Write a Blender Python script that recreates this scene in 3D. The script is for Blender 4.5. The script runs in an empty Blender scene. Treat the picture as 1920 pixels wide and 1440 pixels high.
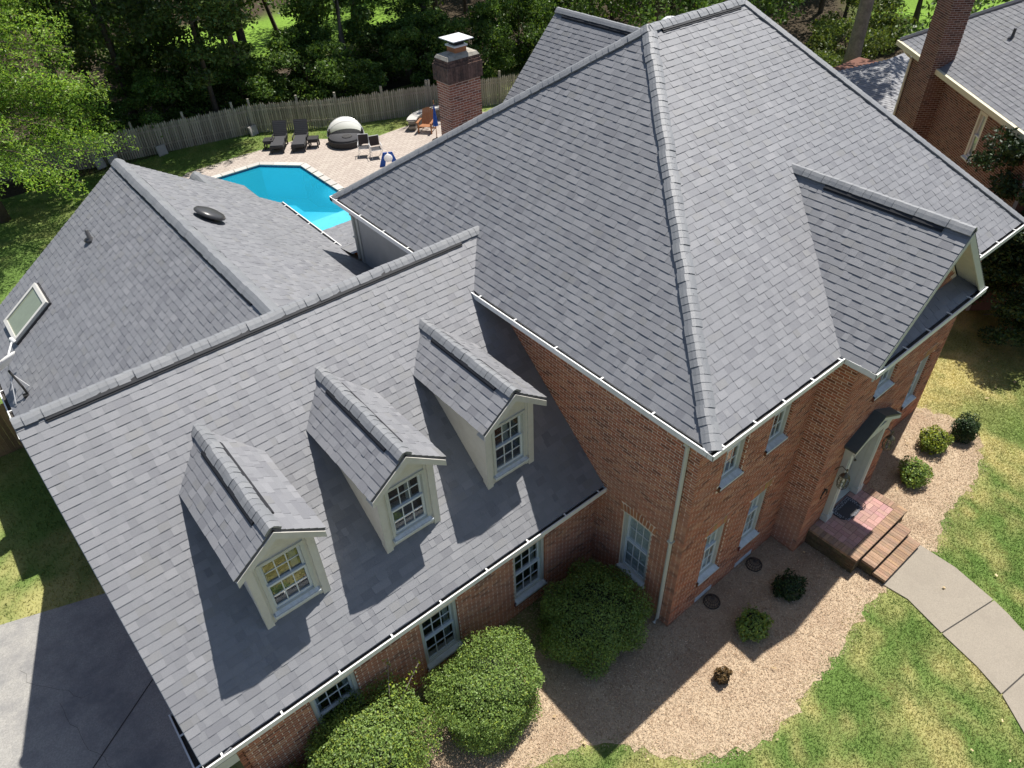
import bpy, math, random
import numpy as np
from mathutils import Vector, Matrix
random.seed(7); RNG = np.random.default_rng(11)
S = bpy.context.scene
COL = S.collection

# ------------------------------------------------------------------ camera, sky, sun, exposure
CAM = Vector((-7.242, -4.231, 14.179))
def cam_axes(yaw, pitch, roll):
    y, p, r = map(math.radians, (yaw, pitch, roll))
    f = Vector((-math.sin(y)*math.cos(p), math.cos(y)*math.cos(p), math.sin(p)))
    rt = Vector((math.cos(y), math.sin(y), 0)); up = rt.cross(f)
    return rt*math.cos(r)+up*math.sin(r), -rt*math.sin(r)+up*math.cos(r), f
RT, UP, FW = cam_axes(-38.137, -40.349, -2.251)
cd = bpy.data.cameras.new('camera'); cam = bpy.data.objects.new('camera', cd); COL.objects.link(cam)
m = Matrix((RT, UP, -FW)).transposed().to_4x4(); m.translation = CAM
cam.matrix_world = m
cd.sensor_fit = 'HORIZONTAL'; cd.sensor_width = 36; cd.lens = 1364.67/1920*36
cd.clip_start = .1; cd.clip_end = 900
S.camera = cam
SUN = Vector((2.55, .59, 5.9)).normalized()
w = bpy.data.worlds.new('World'); S.world = w; w.use_nodes = True
nt = w.node_tree; nt.nodes.clear()
sky = nt.nodes.new('ShaderNodeTexSky'); sky.sky_type = 'NISHITA'; sky.sun_disc = False
sky.sun_elevation = math.asin(SUN.z); sky.sun_rotation = math.atan2(SUN.x, SUN.y)
bg = nt.nodes.new('ShaderNodeBackground'); bg.inputs[1].default_value = .075
wo = nt.nodes.new('ShaderNodeOutputWorld')
nt.links.new(sky.outputs[0], bg.inputs[0]); nt.links.new(bg.outputs[0], wo.inputs[0])
sd = bpy.data.lights.new('sun', 'SUN'); sd.energy = 4.9; sd.angle = math.radians(.5); sd.color = (1, .955, .89)
so = bpy.data.objects.new('sun', sd); COL.objects.link(so)
so.rotation_euler = SUN.to_track_quat('Z', 'Y').to_euler(); so.location = (20, 5, 40)
S.view_settings.view_transform = 'Standard'; S.view_settings.look = 'None'
S.view_settings.gamma = 1; S.view_settings.exposure = .5
try: S.view_settings.use_curve_mapping = False
except Exception: pass
S.render.engine = 'CYCLES'

# ------------------------------------------------------------------ materials
MATS = {}
def nodes(name):
    m = bpy.data.materials.new(name); m.use_nodes = True; MATS[name] = m
    t = m.node_tree; b = t.nodes['Principled BSDF']
    return m, t, b
def N(t, kind, **kw):
    n = t.nodes.new(kind)
    for k, v in kw.items():
        if k.startswith('i_'):
            key = k[2:]
            key = int(key) if key.isdigit() else key.replace('_', ' ')
            n.inputs[key].default_value = v
        else: setattr(n, k, v)
    return n
def simple(name, col, rough=.6, metal=0, noise=0, scale=20, bump=0, tint=False, spec=.5, detail=6, stain=None, bscale=None):
    """plain principled with object-space noise variation, optional per-face tint attribute, optional stains"""
    m, t, b = nodes(name); L = t.links.new
    b.inputs['Roughness'].default_value = rough; b.inputs['Metallic'].default_value = metal
    b.inputs['Specular IOR Level'].default_value = spec
    tc = N(t, 'ShaderNodeTexCoord')
    rgb = N(t, 'ShaderNodeRGB'); rgb.outputs[0].default_value = (*col, 1)
    out = rgb.outputs[0]
    if tint:
        a = N(t, 'ShaderNodeAttribute', attribute_name='tint')
        mx = N(t, 'ShaderNodeMixRGB', blend_type='MULTIPLY', i_0=1.0); L(out, mx.inputs[1]); L(a.outputs['Color'], mx.inputs[2]); out = mx.outputs[0]
    if noise:
        nz = N(t, 'ShaderNodeTexNoise', i_Scale=scale, i_Detail=detail, i_Roughness=.65); L(tc.outputs['Object'], nz.inputs['Vector'])
        mr = N(t, 'ShaderNodeMapRange'); L(nz.outputs[0], mr.inputs[0])
        mr.inputs[1].default_value = .25; mr.inputs[2].default_value = .75; mr.inputs[3].default_value = 1-noise; mr.inputs[4].default_value = 1+noise
        mx = N(t, 'ShaderNodeMixRGB', blend_type='MULTIPLY', i_0=1.0); L(out, mx.inputs[1]); L(mr.outputs[0], mx.inputs[2]); out = mx.outputs[0]
    if stain:
        sc, scol, amt = stain
        nz2 = N(t, 'ShaderNodeTexNoise', i_Scale=sc, i_Detail=8, i_Roughness=.7); L(tc.outputs['Object'], nz2.inputs['Vector'])
        cr = N(t, 'ShaderNodeMapRange'); L(nz2.outputs[0], cr.inputs[0])
        cr.inputs[1].default_value = .45; cr.inputs[2].default_value = .68; cr.inputs[3].default_value = 0; cr.inputs[4].default_value = amt
        mx = N(t, 'ShaderNodeMixRGB', blend_type='MIX'); L(cr.outputs[0], mx.inputs[0]); L(out, mx.inputs[1]); mx.inputs[2].default_value = (*scol, 1); out = mx.outputs[0]
    L(out, b.inputs['Base Color'])
    if bump:
        nb = N(t, 'ShaderNodeTexNoise', i_Scale=bscale or scale*2, i_Detail=4); L(tc.outputs['Object'], nb.inputs['Vector'])
        bp = N(t, 'ShaderNodeBump', i_Strength=bump, i_Distance=.01); L(nb.outputs[0], bp.inputs['Height']); L(bp.outputs[0], b.inputs['Normal'])
    return m
def leafmat(name, col, trans=.35, rough=.45, spec=.35, tcol=(1.2, 1.25, .7)):
    m, t, b = nodes(name); L = t.links.new
    b.inputs['Roughness'].default_value = rough; b.inputs['Specular IOR Level'].default_value = spec
    a = N(t, 'ShaderNodeAttribute', attribute_name='tint')
    rgb = N(t, 'ShaderNodeRGB'); rgb.outputs[0].default_value = (*col, 1)
    mx = N(t, 'ShaderNodeMixRGB', blend_type='MULTIPLY', i_0=1.0); L(rgb.outputs[0], mx.inputs[1]); L(a.outputs['Color'], mx.inputs[2])
    L(mx.outputs[0], b.inputs['Base Color'])
    tr = N(t, 'ShaderNodeBsdfTranslucent')
    mc = N(t, 'ShaderNodeMixRGB', blend_type='MULTIPLY', i_0=1.0); L(mx.outputs[0], mc.inputs[1]); mc.inputs[2].default_value = (*tcol, 1)
    L(mc.outputs[0], tr.inputs[0])
    ms = N(t, 'ShaderNodeMixShader', i_0=trans); L(b.outputs[0], ms.inputs[1]); L(tr.outputs[0], ms.inputs[2])
    L(ms.outputs[0], t.nodes['Material Output'].inputs[0])
    return m
def attrmat(name, rough=.9, noise=.25, scale=40, bump=.3, bscale=80):
    """colour straight from the per-point attribute 'col' (dry and green patches, soil), broken up by fine noise"""
    m, t, b = nodes(name); L = t.links.new
    b.inputs['Roughness'].default_value = rough; b.inputs['Specular IOR Level'].default_value = .1
    a = N(t, 'ShaderNodeAttribute', attribute_name='col'); tc = N(t, 'ShaderNodeTexCoord')
    nz = N(t, 'ShaderNodeTexNoise', i_Scale=scale, i_Detail=6, i_Roughness=.7); L(tc.outputs['Object'], nz.inputs['Vector'])
    mr = N(t, 'ShaderNodeMapRange'); L(nz.outputs[0], mr.inputs[0]); mr.inputs[1].default_value = .25; mr.inputs[2].default_value = .75
    mr.inputs[3].default_value = 1-noise; mr.inputs[4].default_value = 1+noise
    mx = N(t, 'ShaderNodeMixRGB', blend_type='MULTIPLY', i_0=1.0); L(a.outputs['Color'], mx.inputs[1]); L(mr.outputs[0], mx.inputs[2])
    L(mx.outputs[0], b.inputs['Base Color'])
    nb = N(t, 'ShaderNodeTexNoise', i_Scale=bscale, i_Detail=4); L(tc.outputs['Object'], nb.inputs['Vector'])
    bp = N(t, 'ShaderNodeBump', i_Strength=bump, i_Distance=.03); L(nb.outputs[0], bp.inputs['Height']); L(bp.outputs[0], b.inputs['Normal'])
    return m
M_SH = simple('shingle_asphalt', (.205, .208, .22), .56, noise=.28, scale=130, bump=.25, tint=True, spec=.7, bscale=400, stain=(.45, (.165, .17, .178), .4))
M_DECK = simple('roof_underlay', (.10, .10, .11), .95, noise=.15, scale=30)
M_CAP = simple('cap_shingle_asphalt', (.20, .206, .215), .56, noise=.2, scale=120, bump=.3, tint=True, spec=.9, bscale=400)
M_VENT = simple('vent_plastic', (.012, .013, .016), .6)
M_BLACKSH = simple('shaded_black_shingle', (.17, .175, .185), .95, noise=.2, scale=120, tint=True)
M_BRICK = simple('red_brick', (.43, .18, .105), .9, noise=.25, scale=45, bump=.3, tint=True, spec=.2)
M_BRICKN = simple('brown_brick', (.17, .085, .062), .9, noise=.25, scale=45, bump=.3, tint=True, spec=.2)
M_MORT = simple('mortar', (.84, .71, .58), .95, noise=.15, scale=30, bump=.3)
M_MORTN = simple('grey_mortar', (.42, .36, .32), .95, noise=.15, scale=30)
M_BRICKC = simple('weathered_brick', (.42, .165, .10), .92, noise=.3, scale=30, bump=.4, tint=True, stain=(2.2, (.09, .075, .06), .3))
M_BRICKT = simple('soot_dark_brick', (.17, .10, .075), .95, noise=.4, scale=14, bump=.4, tint=True, stain=(5, (.03, .03, .028), .8))
M_CREAM = simple('cream_paint', (.64, .62, .56), .6, noise=.06, scale=8, stain=(2.5, (.48, .44, .36), .35))
M_TRIM = simple('grey_green_trim', (.54, .55, .50), .55, noise=.06, scale=9)
M_WHITE = simple('white_gutter', (.80, .80, .78), .4, noise=.05, scale=6, stain=(6, (.45, .42, .36), .35))
M_GUTIN = simple('gutter_inside', (.055, .05, .045), .9, noise=.4, scale=20)
M_SASH = simple('white_sash', (.68, .72, .74), .5, noise=.05, scale=10)
M_SILL = simple('weathered_sill', (.62, .66, .68), .6, noise=.15, scale=14, stain=(8, (.38, .38, .36), .5))
M_STUCCO = simple('grey_siding', (.42, .42, .41), .85, noise=.06, scale=3, stain=(1.3, (.30, .30, .29), .4))
M_DARK = simple('unlit_room_black', (.02, .02, .022), .9)
M_BLIND = simple('white_blind', (.88, .90, .92), .8)
M_CONC = simple('walk_concrete', (.285, .25, .20), .9, noise=.22, scale=45, bump=.2, stain=(1.1, (.23, .20, .16), .5), bscale=200)
M_DRIVE = simple('drive_concrete', (.31, .30, .275), .9, noise=.3, scale=34, bump=.25, stain=(.9, (.16, .16, .165), .85), bscale=180)
M_JOINT = simple('dark_joint', (.055, .05, .045), .95)
M_PAVER = simple('pink_paver', (.40, .235, .205), .85, noise=.2, scale=30, tint=True, bump=.3)
M_STEPB = simple('tan_step_brick', (.31, .20, .135), .9, noise=.25, scale=30, tint=True, bump=.4, stain=(5, (.2, .17, .12), .5))
M_MOSS = simple('mossy_brick', (.12, .085, .05), .95, noise=.4, scale=20, tint=True, stain=(4, (.07, .075, .02), .7))
M_MULCH = simple('mulch_bed', (.45, .35, .24), .95, noise=.4, scale=50, bump=.6, stain=(.8, (.29, .195, .13), .7), bscale=90)
M_CHIP = simple('mulch_chip', (.46, .35, .235), .9, tint=True)
M_GRASSB = None
M_LAWN = attrmat('lawn_ground'); M_GROUND = attrmat('woodland_ground', noise=.4, scale=6, bump=.5, bscale=12)
M_BARK = simple('bark', (.11, .085, .065), .95, noise=.4, scale=9, bump=.8, stain=(3, (.05, .04, .032), .6))
M_BARKP = simple('pale_bark', (.25, .22, .185), .95, noise=.35, scale=9, bump=.7, stain=(3, (.11, .095, .08), .6))
M_FENCE = simple('weathered_wood', (.37, .34, .285), .95, noise=.3, scale=14, tint=True, stain=(1.6, (.11, .085, .05), .6))
M_PLANK = simple('brown_fence_board', (.27, .18, .09), .9, noise=.3, scale=12, tint=True)
M_COPE = simple('pool_coping', (.47, .45, .42), .85, noise=.1, scale=20, tint=True)
M_LINER = simple('pool_liner', (.30, .80, .88), .6, noise=.08, scale=2.5)
M_TILE = simple('blue_tile_band', (.02, .10, .22), .3, noise=.5, scale=14)
M_WICK = simple('black_wicker', (.022, .021, .022), .7, noise=.4, scale=60, bump=.6)
M_CUSH = simple('charcoal_cushion', (.045, .045, .05), .85, noise=.2, scale=20)
M_CANVAS = None
M_IRON = simple('black_iron', (.02, .02, .02), .5, metal=.3)
M_BRONZE = simple('aged_bronze', (.13, .115, .085), .45, metal=.7, noise=.3, scale=30)
M_WOOD = simple('orange_wood', (.30, .125, .05), .6, noise=.25, scale=15)
M_BLUE = simple('blue_fabric', (.02, .10, .42), .7, noise=.15, scale=10)
M_STONE = simple('stacked_stone', (.30, .28, .24), .95, noise=.35, scale=6, tint=True, bump=.5)
M_STEEL = simple('galvanised_steel', (.80, .80, .80), .35, metal=.15, noise=.08, scale=20)
M_TERRA = simple('terracotta', (.46, .19, .08), .85, noise=.15, scale=20)
M_CROWN = simple('chimney_crown_concrete', (.40, .37, .31), .95, noise=.3, scale=12, bump=.6, stain=(6, (.08, .075, .065), .8))
M_PLASTB = simple('black_vent_plastic', (.06, .06, .062), .32, noise=.1, scale=20)
M_MAT = simple('black_rubber', (.025, .025, .03), .6)
M_MATL = simple('grey_scroll', (.42, .42, .46), .6)
M_GREENDOOR = simple('grey_door', (.30, .32, .29), .5)
M_PEDR = simple('dark_metal_roof', (.055, .07, .07), .55, noise=.15, scale=9)
M_SLAB = simple('grey_slab', (.36, .34, .32), .9, noise=.15, scale=9)
def water():
    m, t, b = nodes('pool_water'); L = t.links.new
    tp = N(t, 'ShaderNodeBsdfTransparent'); gl = N(t, 'ShaderNodeBsdfGlossy', i_Roughness=.03)
    fr = N(t, 'ShaderNodeFresnel', i_IOR=1.33); tc = N(t, 'ShaderNodeTexCoord')
    nz = N(t, 'ShaderNodeTexNoise', i_Scale=5, i_Detail=4); L(tc.outputs['Object'], nz.inputs['Vector'])
    bp = N(t, 'ShaderNodeBump', i_Strength=.5, i_Distance=.05); L(nz.outputs[0], bp.inputs['Height'])
    L(bp.outputs[0], gl.inputs['Normal']); L(bp.outputs[0], fr.inputs['Normal'])
    ms = N(t, 'ShaderNodeMixShader'); L(fr.outputs[0], ms.inputs[0]); L(tp.outputs[0], ms.inputs[1]); L(gl.outputs[0], ms.inputs[2])
    df = N(t, 'ShaderNodeBsdfDiffuse'); df.inputs[0].default_value = (.02, .40, .58, 1); mw = N(t, 'ShaderNodeMixShader', i_0=.42)
    L(ms.outputs[0], mw.inputs[1]); L(df.outputs[0], mw.inputs[2]); L(bp.outputs[0], df.inputs['Normal'])
    va = N(t, 'ShaderNodeVolumeAbsorption', i_Density=.30); va.inputs[0].default_value = (.05, .74, .88, 1)
    o = t.nodes['Material Output']; L(mw.outputs[0], o.inputs[0]); L(va.outputs[0], o.inputs['Volume'])
    return m
M_WATER = water()
def glass():
    m, t, b = nodes('window_glass'); L = t.links.new
    tp = N(t, 'ShaderNodeBsdfTransparent'); tp.inputs[0].default_value = (.88, .92, .92, 1)
    gl = N(t, 'ShaderNodeBsdfGlossy', i_Roughness=.02); lw = N(t, 'ShaderNodeLayerWeight', i_Blend=.5)
    pw = N(t, 'ShaderNodeMath', operation='POWER'); L(lw.outputs['Facing'], pw.inputs[0]); pw.inputs[1].default_value = 3.0
    ma = N(t, 'ShaderNodeMath', operation='MULTIPLY_ADD'); L(pw.outputs[0], ma.inputs[0]); ma.inputs[1].default_value = .8; ma.inputs[2].default_value = .10
    ms = N(t, 'ShaderNodeMixShader'); L(ma.outputs[0], ms.inputs[0]); L(tp.outputs[0], ms.inputs[1]); L(gl.outputs[0], ms.inputs[2])
    L(ms.outputs[0], t.nodes['Material Output'].inputs[0]); return m
M_GLASS = glass()
M_SKYL = simple('skylight_glass', (.20, .23, .16), .12, noise=.1, scale=5)
def pavers():
    m, t, b = nodes('deck_pavers'); L = t.links.new; b.inputs['Roughness'].default_value = .9
    tc = N(t, 'ShaderNodeTexCoord'); br = N(t, 'ShaderNodeTexBrick', i_Scale=1.0)
    br.inputs['Brick Width'].default_value = .3; br.inputs['Row Height'].default_value = .17; br.inputs['Mortar Size'].default_value = .012
    br.inputs[1].default_value = (.44, .385, .335, 1); br.inputs[2].default_value = (.37, .315, .275, 1); br.inputs[3].default_value = (.25, .21, .18, 1)
    L(tc.outputs['Object'], br.inputs[0]); L(br.outputs[0], b.inputs['Base Color'])
    bp = N(t, 'ShaderNodeBump', i_Strength=.4, i_Distance=.01); L(br.outputs[1], bp.inputs['Height']); bp.invert = True; L(bp.outputs[0], b.inputs['Normal'])
    return m
M_DECKP = pavers()
M_CANVAS = leafmat('white_canvas', (.88, .88, .87), .62, .8, .2, (1.1, 1.1, 1.1))
M_GRASSB = leafmat('grass_blade', (1.0, 1.0, 1.0), .45, .7, .2)
LEAF_BOX = leafmat('boxwood_leaf', (.175, .265, .062), .3, .5, .4)
LEAF_BOXY = leafmat('yellow_boxwood_leaf', (.17, .23, .035), .3, .45)
LEAF_DK = leafmat('holly_leaf', (.03, .058, .018), .12, .5, .3)
LEAF_TREE = leafmat('tree_leaf', (.105, .18, .044), .42)
LEAF_TREE2 = leafmat('olive_tree_leaf', (.10, .145, .042), .4)
LEAF_BRIGHT = leafmat('feathery_leaf', (.22, .345, .06), .45)
LEAF_DEAD = leafmat('dead_leaf', (.12, .075, .03), .1)

# ------------------------------------------------------------------ mesh helpers
class MB:
    def __init__(s): s.v = []; s.f = []; s.t = []
    def add(s, vs, fs, tint=(1, 1, 1)):
        b = len(s.v); s.v += [tuple(p) for p in vs]; s.f += [tuple(i+b for i in q) for q in fs]; s.t += [tint]*len(fs)
    def box(s, lo, hi, tint=(1, 1, 1)):
        (x0, y0, z0), (x1, y1, z1) = lo, hi
        s.add([(x0,y0,z0),(x1,y0,z0),(x1,y1,z0),(x0,y1,z0),(x0,y0,z1),(x1,y0,z1),(x1,y1,z1),(x0,y1,z1)], BOXF, tint)
    def obox(s, O, U, V, Nn, u, v, n, tint=(1, 1, 1)):
        P = [O+U*a+V*b+Nn*c for c in n for b in v for a in u]
        s.add([P[0],P[1],P[3],P[2],P[4],P[5],P[7],P[6]], BOXF, tint)
    def tube(s, pts, r, n=8, cap=True, tint=(1, 1, 1)):
        pts = [Vector(p) for p in pts]; rs = r if isinstance(r, (list, tuple)) else [r]*len(pts)
        rings = []
        for i, p in enumerate(pts):
            d = (pts[min(i+1, len(pts)-1)]-pts[max(i-1, 0)]).normalized()
            a = d.cross(Vector((0, 0, 1)));
            if a.length < .05: a = d.cross(Vector((1, 0, 0)))
            a.normalize(); b = d.cross(a)
            rings.append([p+(a*math.cos(2*math.pi*k/n)+b*math.sin(2*math.pi*k/n))*rs[i] for k in range(n)])
        vs = [q for R_ in rings for q in R_]; fs = []
        for i in range(len(pts)-1):
            for k in range(n): fs.append((i*n+k, i*n+(k+1) % n, (i+1)*n+(k+1) % n, (i+1)*n+k))
        if cap: fs += [tuple(range(n))[::-1], tuple((len(pts)-1)*n+k for k in range(n))]
        s.add(vs, fs, tint)
    def lathe(s, prof, c, n=16, tint=(1, 1, 1), ax=(Vector((1,0,0)), Vector((0,1,0)), Vector((0,0,1)))):
        c = Vector(c); X, Y, Z = ax
        vs = [c+(X*math.cos(2*math.pi*k/n)+Y*math.sin(2*math.pi*k/n))*r+Z*z for r, z in prof for k in range(n)]
        fs = []
        for i in range(len(prof)-1):
            for k in range(n): fs.append((i*n+k, i*n+(k+1) % n, (i+1)*n+(k+1) % n, (i+1)*n+k))
        s.add(vs, fs, tint)
    def poly(s, pts, tint=(1, 1, 1)): s.add(pts, [tuple(range(len(pts)))], tint)
    def prism(s, pts, off, tint=(1, 1, 1)):
        n = len(pts); off = Vector(off); a = [Vector(p) for p in pts]; b = [p+off for p in a]
        fs = [tuple(range(n))[::-1], tuple(range(n, 2*n))]+[(i, (i+1) % n, (i+1) % n+n, i+n) for i in range(n)]
        s.add(a+b, fs, tint)
    def mesh(s, name, mat):
        me = bpy.data.meshes.new(name); me.from_pydata(s.v, [], s.f)
        settint(me, s.t); me.materials.append(mat); me.update(); return me
    def build(s, name, mat, parent=None, smooth=False, **kw):
        return link(name, s.mesh(name, mat), parent, smooth, **kw)
BOXF = [(0,3,2,1),(4,5,6,7),(0,1,5,4),(1,2,6,5),(2,3,7,6),(3,0,4,7)]
def settint(me, t):
    a = me.attributes.new('tint', 'FLOAT_COLOR', 'FACE')
    arr = np.ones((len(t), 4), np.float32); arr[:, :3] = np.array(t, np.float32).reshape(-1, 3)
    a.data.foreach_set('color', arr.ravel())
def link(name, me, parent=None, smooth=False, label=None, cat=None, group=None, kind=None, loc=None):
    o = bpy.data.objects.new(name, me); COL.objects.link(o)
    if parent: o.parent = parent
    if smooth and me: me.polygons.foreach_set('use_smooth', [True]*len(me.polygons))
    if loc: o.location = loc
    return tag(o, label, cat, group, kind)
def tag(o, label=None, cat=None, group=None, kind=None):
    for k, v in (('label', label), ('category', cat), ('group', group), ('kind', kind)):
        if v: o[k] = v
    return o
def thing(name, label, cat, loc=(0, 0, 0), rz=0, group=None):
    o = bpy.data.objects.new(name, None); COL.objects.link(o); o.location = loc; o.rotation_euler = (0, 0, rz); o.empty_display_size = .2
    return tag(o, label, cat, group)
def dup(root, loc, rz, label, group=None, scale=None):
    r = root.copy(); COL.objects.link(r); r.location = loc; r.rotation_euler = (0, 0, rz)
    r['label'] = label
    if group: r['group'] = group
    if scale: r.scale = scale
    def rec(a, b):
        for ch in list(a.children):
            c = ch.copy(); COL.objects.link(c); c.parent = b; rec(ch, c)
    rec(root, r); return r
def npmesh(name, V, F, tint, mat):
    """V (n,3) array, F (m,k) array, tint (m,3)"""
    me = bpy.data.meshes.new(name); k = F.shape[1]
    me.vertices.add(len(V)); me.vertices.foreach_set('co', V.astype(np.float32).ravel())
    me.loops.add(F.size); me.loops.foreach_set('vertex_index', F.astype(np.int32).ravel())
    me.polygons.add(len(F)); me.polygons.foreach_set('loop_start', np.arange(0, F.size, k, dtype=np.int32))
    try: me.polygons.foreach_set('loop_total', np.full(len(F), k, np.int32))
    except Exception: pass
    me.update(calc_edges=True); settint(me, tint); me.materials.append(mat); return me
V3 = lambda *a: Vector(a)
X, Y, Z = V3(1,0,0), V3(0,1,0), V3(0,0,1)

# pieces (shingles, caps, bricks): the 300 that show largest become objects, the rest one joined part
class Pieces:
    def __init__(s, name, stuff, root, mat, limit=300): s.n=name; s.stuff=stuff; s.root=root; s.mat=mat; s.lim=limit; s.items=[]; s.rest=MB(); s.tpl={}
    def add(s, key, tplfn, M, parent, tint, size, single=True):
        """tplfn() -> (verts, faces) of the template; M places it"""
        p = M.translation; score = size/(p-CAM).length if single else -1
        s.items.append((score, key, tplfn, M, parent, tint))
    def done(s):
        s.items.sort(key=lambda a: -a[0]); cnt = 0
        for score, key, fn, M, parent, tint in s.items:
            if cnt < s.lim and score > 0:
                tk = (key, tint)
                if tk not in s.tpl:
                    mb = MB(); vs, fs = fn(); mb.add(vs, fs, tint); s.tpl[tk] = mb.mesh(s.n, s.mat)
                o = bpy.data.objects.new(s.n, s.tpl[tk]); COL.objects.link(o); o.parent = parent; o.matrix_basis = M; cnt += 1
            else:
                vs, fs = fn(); s.rest.add([M @ Vector(v) for v in vs], fs, tint)
        if s.rest.v: s.rest.build(s.stuff, s.mat, s.root, kind='stuff')
def frame(O, A, B, Cc, sx=1, sy=1, sz=1):
    m = Matrix((A*sx, B*sy, Cc*sz)).transposed().to_4x4(); m.translation = O; return m

# ------------------------------------------------------------------ numpy value noise
_g = np.random.default_rng(3).random((256, 256))
def vnoise(x, y, s):
    x = np.asarray(x)*s+100.3; y = np.asarray(y)*s+57.7
    xi = np.floor(x).astype(int); yi = np.floor(y).astype(int); fx = x-xi; fy = y-yi
    fx = fx*fx*(3-2*fx); fy = fy*fy*(3-2*fy)
    g = lambda a, b: _g[a % 256, b % 256]
    return (g(xi,yi)*(1-fx)+g(xi+1,yi)*fx)*(1-fy)+(g(xi,yi+1)*(1-fx)+g(xi+1,yi+1)*fx)*fy
def fbm(x, y, s): return (vnoise(x,y,s)*.5+vnoise(x,y,s*2.1)*.27+vnoise(x,y,s*4.3)*.15+vnoise(x,y,s*9)*.08)
def lawncol(x, y):
    n = fbm(x, y, .38); n2 = fbm(x+40, y-13, 1.3); n3 = fbm(x-7, y+31, 4.2); d = np.clip((n*.42+n2*.33+n3*.25-.455)*6.5, 0, 1)
    right = np.clip((x-8)/3, 0, 1)*np.clip((y+2.2)/2, 0, 1)          # the dry sunny strip right of the house
    d = np.clip(d*.85+right*.45, 0, 1); back = np.clip((y-8)/6, 0, 1); d = d*(1-.65*back)
    green = np.array([.115, .185, .045]); straw = np.array([.43, .37, .16])
    c = green*(1-d[..., None])+straw*d[..., None]
    return c*(.8+.4*fbm(x, y, 2.3))[..., None]
def inpoly(x, y, P):
    r = np.zeros(x.shape, bool); n = len(P)
    for i in range(n):
        (x0, y0), (x1, y1) = P[i], P[(i+1) % n]
        c = ((y0 > y) != (y1 > y)) & (x < (x1-x0)*(y-y0)/((y1-y0) if y1 != y0 else 1e-9)+x0); r ^= c
    return r

# ------------------------------------------------------------------ ground, walk, drive, beds
BED = [(-9.2,2.9),(-7.5,1.2),(-5.0,.45),(-3.65,.16),(-2.89,-.04),(-2.35,-.35),(-1.99,-.70),(-1.76,-1.16),(-1.36,-1.59),(-.89,-1.96),(-.17,-2.26),(.25,-2.32),(.86,-2.37),(1.56,-2.26),(2.01,-2.21),(2.81,-2.2),(3.48,-2.04),(4.21,-1.99),(4.84,-2.03),
       (6.5,-1.98),(6.62,-2.3),(7.2,-2.09),(7.93,-1.86),(8.67,-1.83),(9.3,-1.9),(9.9,-1.71),(10.92,-1.32),(11.37,-.75),(11.3,-.37),(11.2,-.02),(11.0,.55),(4,1),(1,3),(-9.2,3)]
WALK = [(4.84,-1.9),(4.9,-2.48),(4.64,-3.37),(4.47,-4.16),(4.23,-4.77),(3.82,-5.32),(3.0,-6.2),(1.5,-7.4),(2.2,-9.4),(4.6,-7.2),(5.4,-5.6),(5.97,-4.45),(6.26,-3.71),(6.48,-2.75),(6.48,-1.9)]
DRIVE = [(-8.0,9.18),(-8.72,9.41),(-10.69,10.08),(-16,11.9),(-30,16),(-30,-9),(-9.3,-9),(-9.3,1.2),(-8.0,2.9)]
DECK = [(-2.6,13.2),(-2.6,27.2),(.9,30.5),(1.36,30.9),(4.35,31.05),(7.17,30.9),(8.9,29.4),(9.95,28.4),(12.74,28.6),(15.0,28.9),(17.5,26),(17.5,12.6)]
POOL = [(-1.4,17.0),(5.72,17.0),(5.72,27.85),(4.32,29.3),(0.0,29.3),(-1.4,27.9)]
HOUSE = [(-8.0,2.85),(.45,2.85),(.45,.5),(4.12,.5),(4.12,-.1),(7.4,-.1),(7.4,.5),(10.9,.5),(10.9,12.3),(.4,12.3),(0,16.3),(-8,16.3)]
def sheet(name, xs, ys, z, colfn, mat, hole=None):
    gx, gy = np.meshgrid(xs, ys); nx, ny = len(xs), len(ys)
    V = np.stack([gx.ravel(), gy.ravel(), np.full(gx.size, z)], 1)
    i = np.arange(nx*ny).reshape(ny, nx); F = np.stack([i[:-1,:-1], i[:-1,1:], i[1:,1:], i[1:,:-1]], -1).reshape(-1, 4)
    if hole is not None:
        c = V[F].mean(1); F = F[~hole(c[:,0], c[:,1])]
    me = npmesh(name, V, F, np.ones((len(F), 3)), mat)
    a = me.attributes.new('col', 'FLOAT_COLOR', 'POINT'); cc = np.ones((len(V), 4), np.float32); cc[:, :3] = colfn(V[:,0], V[:,1]); a.data.foreach_set('color', cc.ravel())
    return link(name, me, kind='structure')
def inrect(x, y): return (x > -1.45) & (x < 5.75) & (y > 16.95) & (y < 29.35)
lx = np.unique(np.concatenate([np.arange(-26,-1.41,.3), [-1.4], np.arange(-1.2,5.7,.3), [5.72], np.arange(5.9,30,.3)]))
ly = np.unique(np.concatenate([np.arange(-16,16.9,.3), [17.0], np.arange(17.2,29.2,.3), [29.3], np.arange(29.5,34.1,.3)]))
poolhole = lambda x, y: inpoly(x, y, [(-1.4,17.0),(5.72,17.0),(5.72,29.3),(-1.4,29.3)])
sheet('lawn', lx, ly, 0.0, lawncol, M_LAWN, hole=poolhole)
def groundcol(x, y):
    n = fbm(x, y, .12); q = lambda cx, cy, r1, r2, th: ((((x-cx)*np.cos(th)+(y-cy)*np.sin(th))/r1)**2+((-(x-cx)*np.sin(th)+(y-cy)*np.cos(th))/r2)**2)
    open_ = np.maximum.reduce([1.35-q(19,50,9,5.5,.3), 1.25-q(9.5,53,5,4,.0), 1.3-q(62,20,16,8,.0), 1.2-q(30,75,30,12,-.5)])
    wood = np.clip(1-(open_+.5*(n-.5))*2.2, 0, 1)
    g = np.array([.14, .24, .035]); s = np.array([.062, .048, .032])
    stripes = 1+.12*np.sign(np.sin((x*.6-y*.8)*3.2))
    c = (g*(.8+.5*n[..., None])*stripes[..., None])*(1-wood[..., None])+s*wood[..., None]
    return c
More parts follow.
